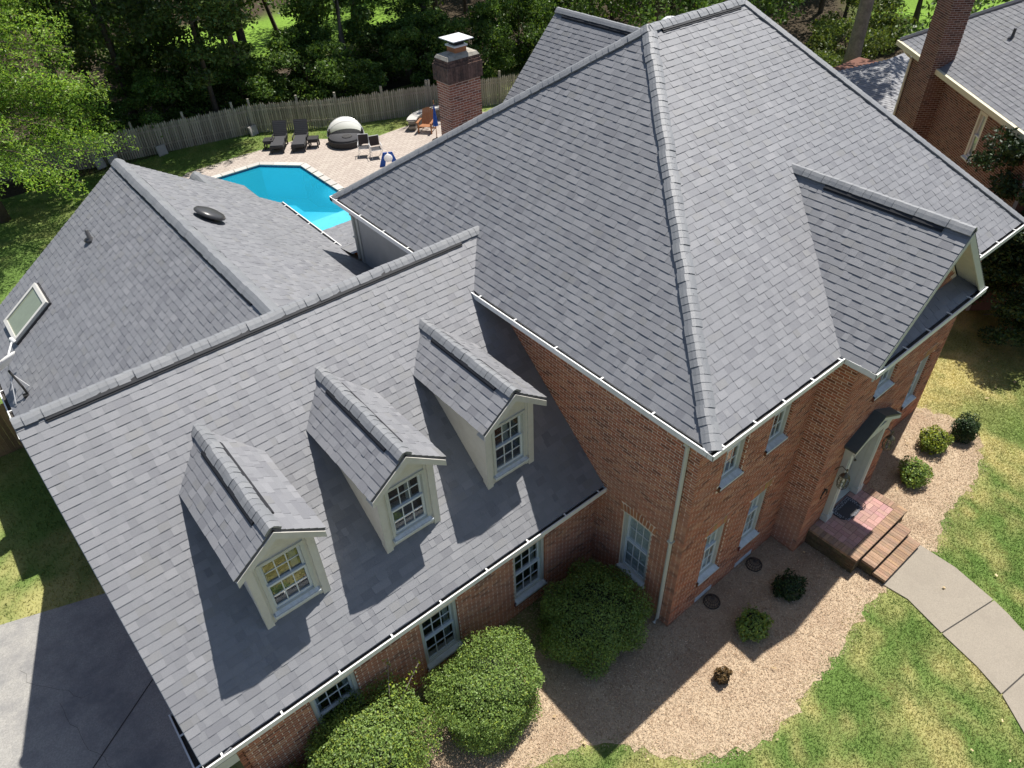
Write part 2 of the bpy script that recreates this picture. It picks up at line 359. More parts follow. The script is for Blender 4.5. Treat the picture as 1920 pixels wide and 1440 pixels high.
sheet('ground', np.arange(-150, 250, 2.), np.arange(-140, 330, 2.), -.05, groundcol, M_GROUND, hole=lambda x, y: (x>-22)&(x<26)&(y>-12)&(y<32))
def flat(name, P, z, mat, kind='structure', **kw):
    mb = MB(); mb.poly([(x, y, z) for x, y in P]); return mb.build(name, mat, kind=kind, **kw)
def ragged(P, step=.12, amp=.05):
    o = []; r = random.Random(5)
    for i in range(len(P)):
        a, b = Vector(P[i]), Vector(P[(i+1) % len(P)]); n = max(1, int((b-a).length/step)); q = Vector((-(b-a).y, (b-a).x)).normalized()
        for k in range(n): p = a.lerp(b, k/n); o.append(tuple(p+q*(r.gauss(0, amp) if k else 0)))
    return o
bed = flat('mulch_bed', ragged(BED[:32])+BED[32:], .004, M_MULCH)
drv = flat('driveway', DRIVE, .008, M_DRIVE)
# driveway slabs: joints cut as dark recess strips between four slabs
mb = MB()
for a, b in (((-30, -8.6),(-8.2, 6.78)), ((-16, 14),(-15.9,-9))):
    A = Vector((*a, .0)); B = Vector((*b, .0)); d = (B-A).normalized(); q = V3(-d.y, d.x, 0)*.013
    mb.poly([(A-q)+Z*.012, (B-q)+Z*.012, (B+q)+Z*.012, (A+q)+Z*.012])
mb.build('expansion_joint', M_JOINT, drv)
walk = thing('front_walk', None, None, (5.5, -2, 0)); walk['kind'] = 'structure'
wl = [(4.84,-1.93),(4.9,-2.48),(4.64,-3.37),(4.47,-4.16),(4.23,-4.77),(3.82,-5.32),(3.0,-6.2),(1.5,-7.4)]
wr = [(6.48,-1.93),(6.48,-2.4),(6.48,-2.75),(6.26,-3.71),(5.97,-4.45),(5.4,-5.6),(4.6,-7.2),(2.2,-9.4)]
def slab(L_, R_):
    mb = MB(); top = [Vector((x-5.5, y+2, .03)) for x, y in L_]+[Vector((x-5.5, y+2, .03)) for x, y in R_[::-1]]
    mb.prism(top, (0, 0, -.06)); return mb.build('concrete_slab', M_CONC, walk)
slab([(4.84,-1.94),(4.9,-2.48),(4.66,-3.34)], [(6.48,-1.94),(6.48,-2.75),(6.27,-3.68)])
slab([(4.65,-3.365),(4.47,-4.16),(4.25,-4.73)], [(6.265,-3.705),(6.15,-4.05),(5.75,-4.93)])
slab([(4.24,-4.755),(3.82,-5.32),(3.0,-6.2)], [(5.74,-4.955),(5.4,-5.6),(4.5,-7.2)])
slab([(2.98,-6.23),(1.5,-7.4),(0,-8)], [(4.48,-7.23),(2.6,-9.2),(.3,-10)])
jb = flat('joint_bed', [(4.88,-1.97),(4.94,-2.5),(4.70,-3.36),(4.53,-4.15),(4.29,-4.75),(3.88,-5.3),(3.0,-6.15),(1.6,-7.3),(2.3,-9.0),(4.4,-7.2),(5.35,-5.6),(5.7,-4.93),(6.1,-4.05),(6.2,-3.71),(6.43,-2.75),(6.43,-1.97)][::-1], .016, M_JOINT, kind=None); jb.parent = walk; jb.location = (-5.5, 2, 0)
# mulch chips and grass blades: nobody could count them
def blades(name, P, excl, dens, h, wd, mat, colfn, kind='stuff', flatlay=False, zb=0.0, jit=.0):
    xs = [p[0] for p in P]; ys = [p[1] for p in P]; x0, x1, y0, y1 = min(xs), max(xs), min(ys), max(ys)
    n = int((x1-x0)*(y1-y0)*dens); x = RNG.uniform(x0, x1, n); y = RNG.uniform(y0, y1, n)
    jx, jy = RNG.normal(0, jit, n), RNG.normal(0, jit, n)
    k = inpoly(x+jx, y+jy, P)
    for e in excl: k &= ~(inpoly(x+jx, y+jy, e) if e is BED else inpoly(x, y, e))
    k &= ~inpoly(x, y, HOUSE)
    x, y = x[k], y[k]; n = len(x); a = RNG.uniform(0, 2*np.pi, n); ca, sa = np.cos(a), np.sin(a)
    if flatlay:
        ln = h*RNG.uniform(.4, 1.6, n); ww = wd*RNG.uniform(.5, 1.5, n); z = zb+RNG.uniform(.002, .02, n); tl = RNG.uniform(-.5, .5, n)*ln
        V = np.empty((n, 4, 3))
        for j, (u, v) in enumerate(((-.5,-.5),(.5,-.5),(.5,.5),(-.5,.5))):
            V[:, j, 0] = x+ca*u*ln-sa*v*ww; V[:, j, 1] = y+sa*u*ln+ca*v*ww; V[:, j, 2] = z+u*tl+.002*j+abs(tl)*.5
        F = np.arange(4*n).reshape(n, 4)
    else:
        hh = h*RNG.uniform(.5, 1.3, n); la = RNG.uniform(0, 2*np.pi, n); le = hh*RNG.uniform(.5, 1.8, n); ww = wd*RNG.uniform(.6, 1.4, n)
        V = np.empty((n, 3, 3)); V[:, 0] = np.stack([x-ca*ww/2, y-sa*ww/2, np.full(n, zb)], 1); V[:, 1] = np.stack([x+ca*ww/2, y+sa*ww/2, np.full(n, zb)], 1)
        V[:, 2] = np.stack([x+np.cos(la)*le, y+np.sin(la)*le, zb+hh], 1); F = np.arange(3*n).reshape(n, 3)
    t = colfn(x, y)*RNG.uniform(.6, 1.5, (n, 1))
    return link(name, npmesh(name, V.reshape(-1, 3), F, t, mat), kind=kind)
FRONT = [(-9,-6),(-3,-7.5),(9,-7.5),(19,-5),(21,6),(11,6),(10.9,.4),(-9,2)]
blades('lawn_grass', FRONT, [BED, WALK, DRIVE], 2300, .036, .013, M_GRASSB, lawncol, zb=0, jit=.13)
blades('side_lawn_grass', [(-16,9),(-8.1,9),(-8.1,17),(-2.6,17),(-2.6,31),(-8,36),(-16,36)], [DRIVE, HOUSE], 420, .06, .016, M_GRASSB, lawncol)
blades('back_lawn_grass', [(-2.6,27.4),(.9,30.6),(7.2,31),(9.9,28.5),(12.7,28.7),(15,29),(15,30),(9.6,32),(5.9,33.4),(-2.6,34.8)], [], 420, .07, .018, M_GRASSB, lawncol)
def chipc(x, y):
    n = len(x); c = np.ones((n, 3)); r = RNG.random(n)
    c[r < .25] = (.62, .5, .42); c[r > .8] = (1.25, 1.25, 1.2); c[r > .95] = (1.5, 1.55, 1.6); return c
blades('mulch_chips', BED, [WALK, HOUSE], 2400, .026, .005, M_CHIP, chipc, flatlay=True, zb=.004, jit=.1)

def leafc(x, y): return np.ones((len(x), 3))*np.array([.6, .47, .3])*RNG.uniform(.6, 1.5, (len(x), 1))
blades('fallen_leaves', FRONT, [], .45, .06, .04, M_GRASSB, leafc, flatlay=True, zb=.045)
# hairline cracks wandering over the drive
mb = MB()
for x0_, y0_, a_, n_ in ((-11.6,4.0,1.9,26),(-12.3,7.5,2.6,18),(-9.7,5.0,1.2,12),(-10.6,8.6,-.9,10)):
    p = V3(x0_, y0_, .0125); r = random.Random(int(x0_*10))
    for k in range(n_):
        a_ += r.gauss(0, .35); q = p+V3(math.cos(a_), math.sin(a_), 0)*.2; o_ = V3(-math.sin(a_), math.cos(a_), 0)*.0022; mb.poly([p-o_, q-o_, q+o_, p+o_]); p = q
mb.build('crack', M_JOINT, drv, kind='stuff')
# ------------------------------------------------------------------ the brick house
house = thing('brick_house', 'large red brick two storey house with grey shingled hip roof and dormered garage wing', 'house')
SHG = Pieces('shingle', 'shingles', house, M_SH); CAPS = Pieces('ridge_cap', 'ridge_caps', house, M_CAP); BR = Pieces('brick', 'bricks', house, M_BRICK)
EXP = .1425
def wedge():
    return ([(0,0,0),(1,0,0),(1,1,0),(0,1,0),(0,0,1),(1,0,1),(1,1,.08),(0,1,.08)], [(4,5,6,7),(0,1,5,4),(1,2,6,5),(3,0,4,7)])
TINTS = [(.79,.79,.81),(.84,.84,.855),(.89,.89,.90),(.94,.945,.95),(.98,.98,.985),(1.0,1.0,1.0),(1.02,1.02,1.02),(1.08,1.075,1.07),(1.14,1.13,1.12),(.97,.96,.93),(.92,.91,.87)]
TW = [.05,.09,.13,.14,.15,.14,.12,.08,.04,.04,.02]
def shingle_plane(part, O, U, V, length, interval, sset=None, mat=None, ext=.0, singles=True, start=0):
    """lay architectural shingles on the plane O + u*U + v*V; interval(v) gives the u range"""
    Nn = U.cross(V).normalized()
    if Nn.z < 0: Nn = -Nn
    S_ = sset or SHG
    k = 0; nrow = int(math.ceil(length/EXP))
    for k in range(nrow):
        v = k*EXP; r = interval(min(v+EXP*.5, length)); r0 = interval(v); r1 = interval(min(v+EXP, length))
        if not r or r[1]-r[0] < .05: continue
        u = r[0]; hi = True; jit = random.uniform(-.05, .05); u -= 0
        first = True
        while u < r[1]-.01:
            wd = random.choice((.10,.13,.16,.19,.22,.27)) * random.uniform(.95, 1.05)
            if first: wd = random.uniform(.08, .3); first = False
            e = min(u+wd, r[1])
            if r[1]-e < .05: e = r[1]
            th = (.0145 if hi else .009)*random.uniform(.9, 1.15)
            L_ = EXP+.035; 
            if v+L_ > length+.02: L_ = max(.06, length+.02-v)
            t = random.choices(TINTS, TW)[0]
            if hi and random.random() < .35: t = tuple(c*.93 for c in t)
            wv = random.uniform(-.004, .004)
            M_ = frame(O+U*u+V*(v+wv), U, V, Nn, e-u, L_, th)
            S_.add('w', wedge, M_, part, t, (e-u), singles and (e-u) > .1)
            u = e; hi = not hi
def deck(name, pts, parent=None, th=.06, mat=None):
    mb = MB(); P = [Vector(p) for p in pts]; n = (P[1]-P[0]).cross(P[2]-P[0]).normalized()
    if n.z < 0: n = -n
    mb.prism([p-n*.004 for p in P], -n*th); return mb.build(name, mat or M_DECK, parent or house)
def cap_line(part, A, B, dl, dr, lift=.05, wing=.165, start=0.0, stop=None, step=EXP, name=None, size=.28):
    """overlapping bent cap shingles from A (low) to B (high); dl, dr are unit vectors down each side"""
    A, B = Vector(A), Vector(B); d = (B-A); L_ = d.length; d.normalize(); dl = Vector(dl).normalized(); dr = Vector(dr).normalized()
    up = (-(dl+dr)).normalized(); nl = d.cross(dl).normalized(); nr = d.cross(dr).normalized()
    if nl.z < 0: nl = -nl
    if nr.z < 0: nr = -nr
    t = .012
    def fn():
        vs = []
        for y, h in ((0, t), (step+.05, .003)):
            c = d*y
            vs += [c+dl*wing+nl*h*.6, c+dl*wing*.55+nl*(h+.006), c+dl*.03+nl*(h+.006), c+dr*.03+nr*(h+.006), c+dr*wing*.55+nr*(h+.006), c+dr*wing+nr*h*.6,
                   c+dl*wing-nl*.03, c-up*.02, c+dr*wing-nr*.03]
        fs = [(k, k+1, k+10, k+9) for k in range(5)]+[(0,6,7,2,1),(2,7,3),(3,7,8,5,4),(0,9,15,6),(5,8,17,14)]
        return vs, fs
    key = ('cap', len(CAPS.items), )
    s = start; e = L_ if stop is None else stop
    while s < e-.05:
        tt = random.choice([(.9,.91,.92),(.97,.98,.98),(1,1,1),(1.04,1.04,1.03),(.86,.87,.88),(.94,.95,.95)])
        M_ = Matrix.Translation(A+d*s+up*(lift+random.uniform(-.0015,.0015))+(dl-dr)*random.uniform(-.007,.007))
        CAPS.add(key, fn, M_, part, tt, size); s += step
def vent_line(part, A, B, dl, dr, s0, s1, h=.03):
    A, B = Vector(A), Vector(B); d = (B-A).normalized(); up = Z; mb = MB()
    for dd in (Vector(dl).normalized(), Vector(dr).normalized()):
        n = d.cross(dd).normalized(); n = n if n.z > 0 else -n
        mb.obox(A, d, dd, n, (s0, s1), (.02, .215), (.004, .028)); mb.obox(A, d, dd, n, (s0, s1), (.03, .185), (.032, .044))
    return mb.build('ridge_vent', M_VENT, house)

G = .09      # shingle edge sits this far inside the gutter lip
D_, W_ = 12.27, 11.3
EZ = 5.9; RX0, RX1, RY, RZ = 4.694, 7.685, 6.133, 10.138
def roofpart(name, pts): return deck('roof', pts)
def plane_from(O, U, Pup):
    O, U, Pup = Vector(O), Vector(U).normalized(), Vector(Pup); V = (Pup-O); V -= U*V.dot(U); L_ = V.length; return O, U, V/L_, L_
# main left (-X side): triangle
r_ml = roofpart('roof', [(G,D_-G,EZ),(G,G,EZ),(RX0,RY,RZ)])
O, U, V, L = plane_from((G,G,EZ), (0,1,0), (RX0,RY,RZ)); wd = D_-2*G; ap = RY-G
shingle_plane(r_ml, O, U, V, L, lambda v: (ap*v/L-.02, wd-(wd-ap)*v/L+.02))
# main front
r_mf = roofpart('roof', [(G,G,EZ),(W_-G,G,EZ),(RX1,RY,RZ),(RX0,RY,RZ)])
O, U, V, L = plane_from((G,G,EZ), (1,0,0), (RX0,RY,RZ)); wd2 = W_-2*G
shingle_plane(r_mf, O, U, V, L, lambda v: ((RX0-G)*v/L-.02, wd2-(W_-G-RX1)*v/L+.02))
roofpart('roof', [(W_-G,G,EZ),(W_-G,D_-G,EZ),(RX1,RY,RZ)]); r_mb = roofpart('roof', [(W_-G,D_-G,EZ),(G,D_-G,EZ),(RX0,RY,RZ),(RX1,RY,RZ)])
dML = V3(-(RX0-G),0,-(RZ-EZ)).normalized(); dMF = V3(0,-(RY-G),-(RZ-EZ)).normalized(); dMB = V3(0,(D_-G-RY),-(RZ-EZ)).normalized(); dMR = V3(W_-G-RX1,0,-(RZ-EZ)).normalized()
def hipdirs(A, B, inl, inr):
    """unit vectors perpendicular to the hip lying in each roof plane"""
    d = (Vector(B)-Vector(A)).normalized(); o = []
    for e in (inl, inr): e = Vector(e); q = e-d*e.dot(d); o.append(q.normalized())
    return o
P_fl, P_bl, P_fr, P_r0, P_r1 = V3(G,G,EZ), V3(G,D_-G,EZ), V3(W_-G,G,EZ), V3(RX0,RY,RZ), V3(RX1,RY,RZ)
cap_line(r_mf, P_fl, P_r0, *hipdirs(P_fl,P_r0,(0,1,0),(1,0,0)), wing=.165, size=.3)
cap_line(r_ml, P_bl, P_r0, *hipdirs(P_bl,P_r0,(0,-1,0),(1,0,0)))
cap_line(r_mf, P_fr, P_r1, *hipdirs(P_fr,P_r1,(-1,0,0),(0,1,0)))
cap_line(r_mf, P_r0, P_r1, dMF, dMB, lift=.058, wing=.175)
vent_line(r_mf, P_r0, P_r1, dMF, dMB, .25, 2.75)
# garage front slope (and its back)
GX, GYE, GZE, GYR, GZR, GR = -8.164, 2.512, 2.714, 7.154, 6.671, .442
gs = (GZR-GZE)/(GYR-GYE); ms = (RZ-EZ)/(RX0-G)
O = V3(GX, GYE+G, GZE+.02); Pt = V3(GX, GYR, GZR)
xe = lambda z: GR if z < 5.8 else (z-EZ)/ms+.12
r_gf = roofpart('roof', [(GX,GYE+G,GZE+.02),(GR,GYE+G,GZE+.02),(GR,6.1,GZE+.02+3.498*(GZR-GZE-.02)/(GYR-GYE-G)-.006),(.1,6.28,GZE+.02+3.678*(GZR-GZE-.02)/(GYR-GYE-G)-.006),(.86+.1,GYR,GZR),(GX,GYR,GZR)])
O, U, V, L = plane_from(O, (1,0,0), Pt)
shingle_plane(r_gf, O, U, V, L, lambda v: (0, max(GR, xe(O.z+V.z*v))-GX if O.z+V.z*v < 5.8 else xe(O.z+V.z*v)-GX))
r_gb = roofpart('roof', [(.9,GYR,GZR),(GX,GYR,GZR),(GX,11.0,3.39),(.45,11.0,3.39)])
dGF = V3(0,-1,-gs).normalized(); dGB = V3(0,1,-gs).normalized()
cap_line(r_gf, (GX,GYR,GZR), (.95,GYR,GZR), dGF, dGB, lift=.058, wing=.175, size=.34)
vent_line(r_gf, (GX,GYR,GZR), (.9,GYR,GZR), dGF, dGB, .42, 8.55)
# rear wing
RWX, RWY0, RWY1, RWZ, SL, SR = -3.76, 7.2, 16.45, 6.67, .69, .64
XL = -8.45
r_rl = roofpart('roof', [(-8.1,7.7,RWZ-SL*(RWX+8.1)),(-8.1,11.35,RWZ-SL*(RWX+8.1)),(XL,11.35,RWZ-SL*(RWX-XL)),(XL,RWY1,RWZ-SL*(RWX-XL)),(RWX,RWY1,RWZ),(RWX,RWY0,RWZ)])
O, U, V, L = plane_from((XL,RWY1,RWZ-SL*(RWX-XL)), (0,-1,0), (RWX,RWY1,RWZ))
shingle_plane(r_rl, O, U, V, L, lambda v: (0, 8.9+.4*v/L if XL+v*V.x > -8.1 else 5.1))
XR = .2
r_rr = roofpart('roof', [(XR,RWY1,RWZ-SR*(XR-RWX)),(XR,7.8,RWZ-SR*(XR-RWX)),(RWX,RWY0,RWZ),(RWX,RWY1,RWZ)])
O, U, V, L = plane_from((XR,RWY1,RWZ-SR*(XR-RWX)), (0,-1,0), (RWX,RWY1,RWZ))
shingle_plane(r_rr, O, U, V, L, lambda v: (0, 9.1))
deck('roof', [(XR,13.0,RWZ-SR*(XR-RWX)),(XR,9.0,RWZ-SR*(XR-RWX)),(.5,9.0,RWZ-SR*(.5-RWX)),(.5,13.0,RWZ-SR*(.5-RWX))], mat=M_SH)
dRL = V3(-1,0,-SL).normalized(); dRR = V3(1,0,-SR).normalized()
cap_line(r_rl, (RWX,RWY1,RWZ), (RWX,RWY0-.05,RWZ), dRL, dRR, lift=.058, wing=.2)
vent_line(r_rl, (RWX,RWY1,RWZ), (RWX,RWY0,RWZ), dRL, dRR, .35, 8.6)
# low gable beyond the rear wing, its ridge poking past the rake
LG = V3(-1.3, 0, 4.72)
q = [(LG.x,16.3,LG.z),(LG.x,19.1,LG.z)]
r_lg = roofpart('roof', [(LG.x-1.6,16.4,LG.z-1.1),(LG.x-1.6,19.1,LG.z-1.1),(LG.x,19.1,LG.z),(LG.x,16.4,LG.z)]); roofpart('roof', [(LG.x+1.4,19.1,LG.z-.9),(LG.x+1.4,16.4,LG.z-.9),(LG.x,16.4,LG.z),(LG.x,19.1,LG.z)])
O, U, V, L = plane_from((LG.x-1.6,19.1,LG.z-1.1), (0,-1,0), (LG.x,19.1,LG.z)); shingle_plane(r_lg, O, U, V, L, lambda v: (0, 2.5), singles=False)
O, U, V, L = plane_from((LG.x+1.4,19.1,LG.z-.9), (0,-1,0), (LG.x,19.1,LG.z)); shingle_plane(r_lg, O, U, V, L, lambda v: (0, 2.5), singles=False)
cap_line(r_lg, (LG.x,19.1,LG.z), (LG.x,16.2,LG.z), (-1,0,-.69), (1,0,-.64), lift=.03, wing=.2)
# low roof between the wings, behind the main house
r_lo = roofpart('roof', [(XR,12.6,4.17),(XR,14.45,3.85),(4.2,14.45,3.85),(4.2,12.6,4.17)])
O, U, V, L = plane_from((XR,14.45,3.85), (1,0,0), (XR,12.0,4.26)); shingle_plane(r_lo, O, U, V, L, lambda v: (0, 4), singles=False)
# bay gable over the entrance
BX0, BX1, BXC, BZ, BY = 3.70, 7.82, 5.76, 7.91, -.57
bsl = (BZ-EZ)/(BXC-BX0); fsl = (RZ-EZ)/(RY-G)
r_bl = roofpart('roof', [(BX0,BY,EZ),(BX0,G,EZ),(BXC,(BZ-EZ)/fsl+G+.1,BZ),(BXC,BY,BZ)])
O, U, V, L = plane_from((BX0,BY,EZ), (0,1,0), (BXC,BY,BZ)); shingle_plane(r_bl, O, U, V, L, lambda v: (0, -BY+G+(V.z*v)/fsl+.06))
r_br = roofpart('roof', [(BX1,G,EZ),(BX1,BY,EZ),(BXC,BY,BZ),(BXC,(BZ-EZ)/fsl+G+.1,BZ)])
O, U, V, L = plane_from((BX1,BY,EZ), (0,1,0), (BXC,BY,BZ)); shingle_plane(r_br, O, U, V, L, lambda v: (0, -BY+G+(V.z*v)/fsl+.06), singles=False)
dBL, dBR = V3(-1,0,-bsl).normalized(), V3(1,0,-bsl).normalized()
cap_line(r_bl, (BXC,BY,BZ), (BXC,2.9,BZ), dBL, dBR, lift=.08, wing=.175)
vent_line(r_bl, (BXC,BY,BZ), (BXC,2.9,BZ), dBL, dBR, .45, 2.75)
# pent roof across the foot of the bay gable
r_pent = roofpart('roof', [(BX0+.12,-.60+G,EZ-.01),(BX1-.12,-.60+G,EZ-.01),(BX1-.36,-.13,6.12),(BX0+.36,-.13,6.12)])
O, U, V, L = plane_from((BX0+.1,-.60+G,EZ-.01), (1,0,0), (BX0+.1,-.13,6.12)); shingle_plane(r_pent, O, U, V, L, lambda v: (.03+.27*v/L, BX1-BX0-.24-.24*v/L), singles=False)
# rear gable seen over the hip
GXR, GYB, GZT = 8.79, 13.29, 8.6
r_rg = roofpart('roof', [(GXR-2.7,GYB,GZT-2.7),(GXR-2.7,9.5,GZT-2.7),(GXR,8.0,GZT),(GXR,GYB,GZT)]); roofpart('roof', [(GXR+2.7,9.5,GZT-2.7),(GXR+2.7,GYB,GZT-2.7),(GXR,GYB,GZT),(GXR,8.0,GZT)])
O, U, V, L = plane_from((GXR-2.7,GYB,GZT-2.7), (0,-1,0), (GXR,GYB,GZT)); shingle_plane(r_rg, O, U, V, L, lambda v: (0, 5.2))
cap_line(r_rg, (GXR,GYB,GZT), (GXR,8.0,GZT), (-1,0,-1), (1,0,-1), lift=.08, wing=.175)
vent_line(r_rg, (GXR,GYB,GZT), (GXR,8.0,GZT), (-1,0,-1), (1,0,-1), .35, 4.6)
# white dome vent on the hidden back slope
mb = MB(); mb.lathe([(.02,.42),(.16,.40),(.26,.33),(.30,.22),(.22,.2),(.2,0)], (9.15,9.25,8.6), 14); mb.build('dome_vent', M_STEEL, house, smooth=True)

# rake boards and fascia
def board(P, Q, dn, n, h=.16, t=.03, mat=None, name='rake_board', parent=None):
    P, Q = Vector(P), Vector(Q); mb = MB(); dn = Vector(dn); n = Vector(n)
    mb.add([P, Q, Q+dn*h, P+dn*h, P+n*t, Q+n*t, Q+dn*h+n*t, P+dn*h+n*t], BOXF); return mb.build(name, mat or M_TRIM, parent or house)
board((GX+.02,GYE+.1,GZE),(GX+.02,GYR,GZR-.02), (0,0,-1), (-.0,0,0)+(0,) if False else (-1,0,0), h=.2)
board((GX+.02,GYR,GZR-.02),(GX+.02,11,3.37), (0,0,-1), (-1,0,0), h=.2)
board((XL,RWY1,RWZ-SL*(RWX-XL)-.02),(RWX,RWY1,RWZ-.02), (0,0,-1), (0,1,0)); board((RWX,RWY1,RWZ-.02),(XR,RWY1,RWZ-SR*(XR-RWX)-.02), (0,0,-1), (0,1,0))
board((BX0,BY+.02,EZ-.03),(BXC,BY+.02,BZ-.03), (0,0,-1), (0,-1,0)); board((BXC,BY+.02,BZ-.03),(BX1,BY+.02,EZ-.03), (0,0,-1), (0,-1,0), h=.2)
mb = MB()   # soffits under the bay gable rakes
for x0, x1 in ((BX0, BXC), (BX1, BXC)): mb.add([(x0,BY,EZ-.1),(x1,BY,BZ-.1),(x1,-.12,BZ-.1),(x0,-.12,EZ-.1),(x0,BY,EZ-.13),(x1,BY,BZ-.13),(x1,-.12,BZ-.13),(x0,-.12,EZ-.13)], BOXF)
mb.build('soffit', M_CREAM, house)
mb = MB()   # flat soffit ring under the main eaves
for a, b in (((.12,.12,5.70),(.44,12.1,5.74)), ((.44,.12,5.70),(4.1,.49,5.74)), ((7.42,.12,5.70),(11.2,.49,5.74)), ((10.9,.49,5.70),(11.2,12.1,5.74)), ((3.82,-.5,5.70),(7.72,-.12,5.74)), ((-7.9,2.6,2.56),(.44,2.81,2.6))): mb.box(a, b)
mb.build('soffit', M_CREAM, house)
# gutters
def gutter(A, B, out, z, straps=.8, endcaps=True, name='gutter'):
    A = Vector((*A, z)); B = Vector((*B, z)); d = (B-A).normalized(); L_ = (B-A).length; o = Vector((*out, 0)); w_ = .115
    mb = MB()
    mb.obox(A, d, o, Z, (0, L_), (-.012, 0), (-.11, 0)); mb.obox(A, d, o, Z, (0, L_), (-.022, .004), (-.012, .006))    # face and rolled lip
    mb.obox(A, d, o, Z, (0, L_), (-w_, -.012), (-.11, -.10)); mb.obox(A, d, o, Z, (0, L_), (-w_-.01, -w_), (-.11, .0))
    if endcaps:
        for s in (0, L_-.006): mb.obox(A, d, o, Z, (s, s+.006), (-w_, 0), (-.1, .0))
    g = mb.build(name, M_WHITE, house)
    mi = MB(); mi.obox(A, d, o, Z, (.01, L_-.01), (-w_, -.014), (-.098, -.06)); mi.build('trough_fill', M_GUTIN, g)  # dark fill lying along the gutter trough
    s = .3
    while s < L_-.05:
        ms_ = MB(); ms_.obox(A, d, o, Z, (s-.016, s+.016), (-w_-.04, -.0), (.001, .012)); ms_.build('gutter_strap', M_WHITE, g); s += straps*random.uniform(.92, 1.08)
    return g
gutter((0,6.3),(0,.117), (-1,0), EZ, 1.15); gutter((0,12.256),(0,7.25), (-1,0), EZ, 1.1)
gutter((0.0,0),(3.69,0), (0,-1), EZ, .85); gutter((3.69,-.0),(3.69,-.497), (-1,0), EZ, .42)
gutter((3.678,-.615),(7.852,-.615), (0,-1), EZ, .85); gutter((7.84,-.497),(7.84,-.25), (1,0), EZ, .9); gutter((7.85,0),(W_,0), (0,-1), EZ, .85)
gutter((GX,GYE),(.44,GYE), (0,-1), GZE, .98); gutter((XR+.1,RWY1),(XR+.1,12.8), (1,0), RWZ-SR*(XR-RWX)+.0, .75); gutter((XL-.1,RWY1),(XL-.1,11.35), (-1,0), RWZ-SL*(RWX-XL), .9)
gutter((0,12.27),(3.9,12.27), (0,1), EZ, 1.0)
# cornice return with its own gutter at the garage gable
deck('cornice_return', [(-8.16,2.56,2.56),(-8.16,3.86,2.56),(-7.72,3.86,2.72),(-7.72,2.56,2.72)], mat=M_BLACKSH)
gutter((-8.3,2.45),(-8.3,3.87), (-1,0), 2.5, .62); 
mb = MB(); mb.box((-8.18,2.6,2.2),(-7.7,3.84,2.44)); mb.build('cornice_box', M_TRIM, house)

# walls ------------------------------------------------------------
BTINT = [(1,1,1),(.8,.78,.78),(1.12,1.05,1.0),(.55,.55,.58),(1.2,1.35,1.3),(.95,.85,.8),(.88,.92,.92),(1.05,.9,.85)]; BTW = [.24,.17,.14,.09,.13,.10,.08,.05]
CH, BL, MO = .0677, .1965, .016
def brickbox(): 
    return ([(0,0,0),(1,0,0),(1,1,0),(0,1,0),(0,0,1),(1,0,1),(1,1,1),(0,1,1)], [(4,5,6,7),(0,1,5,4),(1,2,6,5),(2,3,7,6),(3,0,4,7)])
def brick_wall(part, O, U, Nn, length, height, holes=(), top=None, sset=None, tints=None, pro=.005, single=True, lo=0):
    """running bond on the vertical wall O + u*U + z; holes are (u0,u1,z0,z1); top(u) optional height limit"""
    S_ = sset or BR; nrow = int(height/CH)
    for k in range(nrow):
        z0 = lo+k*CH; z1 = z0+CH-MO; u = -(BL+MO)/2 if k % 2 else 0.0
        while u < length:
            segs = [(max(u, 0), min(u+BL, length))]
            for (h0, h1, hz0, hz1) in holes:
                if z1 > hz0 and z0 < hz1:
                    ns = []
                    for a, b in segs:
                        if b <= h0 or a >= h1: ns.append((a, b))
                        else:
                            if a < h0: ns.append((a, h0))
                            if b > h1: ns.append((h1, b))
                    segs = ns
            for a, b in segs:
                if b-a < .03: continue
                if top and (top(a) < z1 or top(b) < z1): continue
                t = random.choices(tints or BTINT, BTW if not tints else None)[0]
                M_ = frame(O+U*a+Z*z0, U, Z, Nn, b-a, z1-z0, pro*random.uniform(.75, 1.25))
                S_.add('b', brickbox, M_, part, t, (b-a)*max(.15, abs(Nn.dot((CAM-M_.translation).normalized()))), single and b-a > .15)
            u += BL+MO
def wall_with_holes(name, O, U, Nn, length, height, holes, mat, depth=.12, parent=None):
    """mortar backing built as rectangles around the openings, with reveals"""
    us = sorted({0, length, *[h[0] for h in holes], *[h[1] for h in holes]}); zs = sorted({0, height, *[h[2] for h in holes], *[h[3] for h in holes]})
    mb = MB()
    for i in range(len(us)-1):
        for j in range(len(zs)-1):
            cu, cz = (us[i]+us[i+1])/2, (zs[j]+zs[j+1])/2
            if any(h[0] < cu < h[1] and h[2] < cz < h[3] for h in holes): continue
            mb.obox(O, U, Z, Nn, (us[i], us[i+1]), (zs[j], zs[j+1]), (-depth, 0))
    return mb.build(name, mat, parent or house)
def rowlocks(part, O, U, Nn, u0, u1, z, out=.05, h=.10, tint=(.42,.42,.5), z1=None, slope=False):
    n = max(1, round((u1-u0)/.075)); wv = (u1-u0)/n
    for i in range(n):
        t = tuple(c*random.uniform(.8, 1.2) for c in tint); t = tuple(round(c, 1) for c in t)
        M_ = frame(O+U*(u0+i*wv+.004)+Z*z-Nn*.05, U, Z, Nn, wv-.008, h, out+.05)
        BR.add('b', brickbox, M_, part, t, .0, False)
PANE = None
def pane_mesh():
    global PANE
    if PANE is None:
        mb = MB(); mb.add([(0,0,0),(1,0,0),(1,1,0),(0,1,0),(0,0,1),(1,0,1),(1,1,1),(0,1,1)], BOXF); PANE = mb.mesh('pane', M_GLASS)
    return PANE
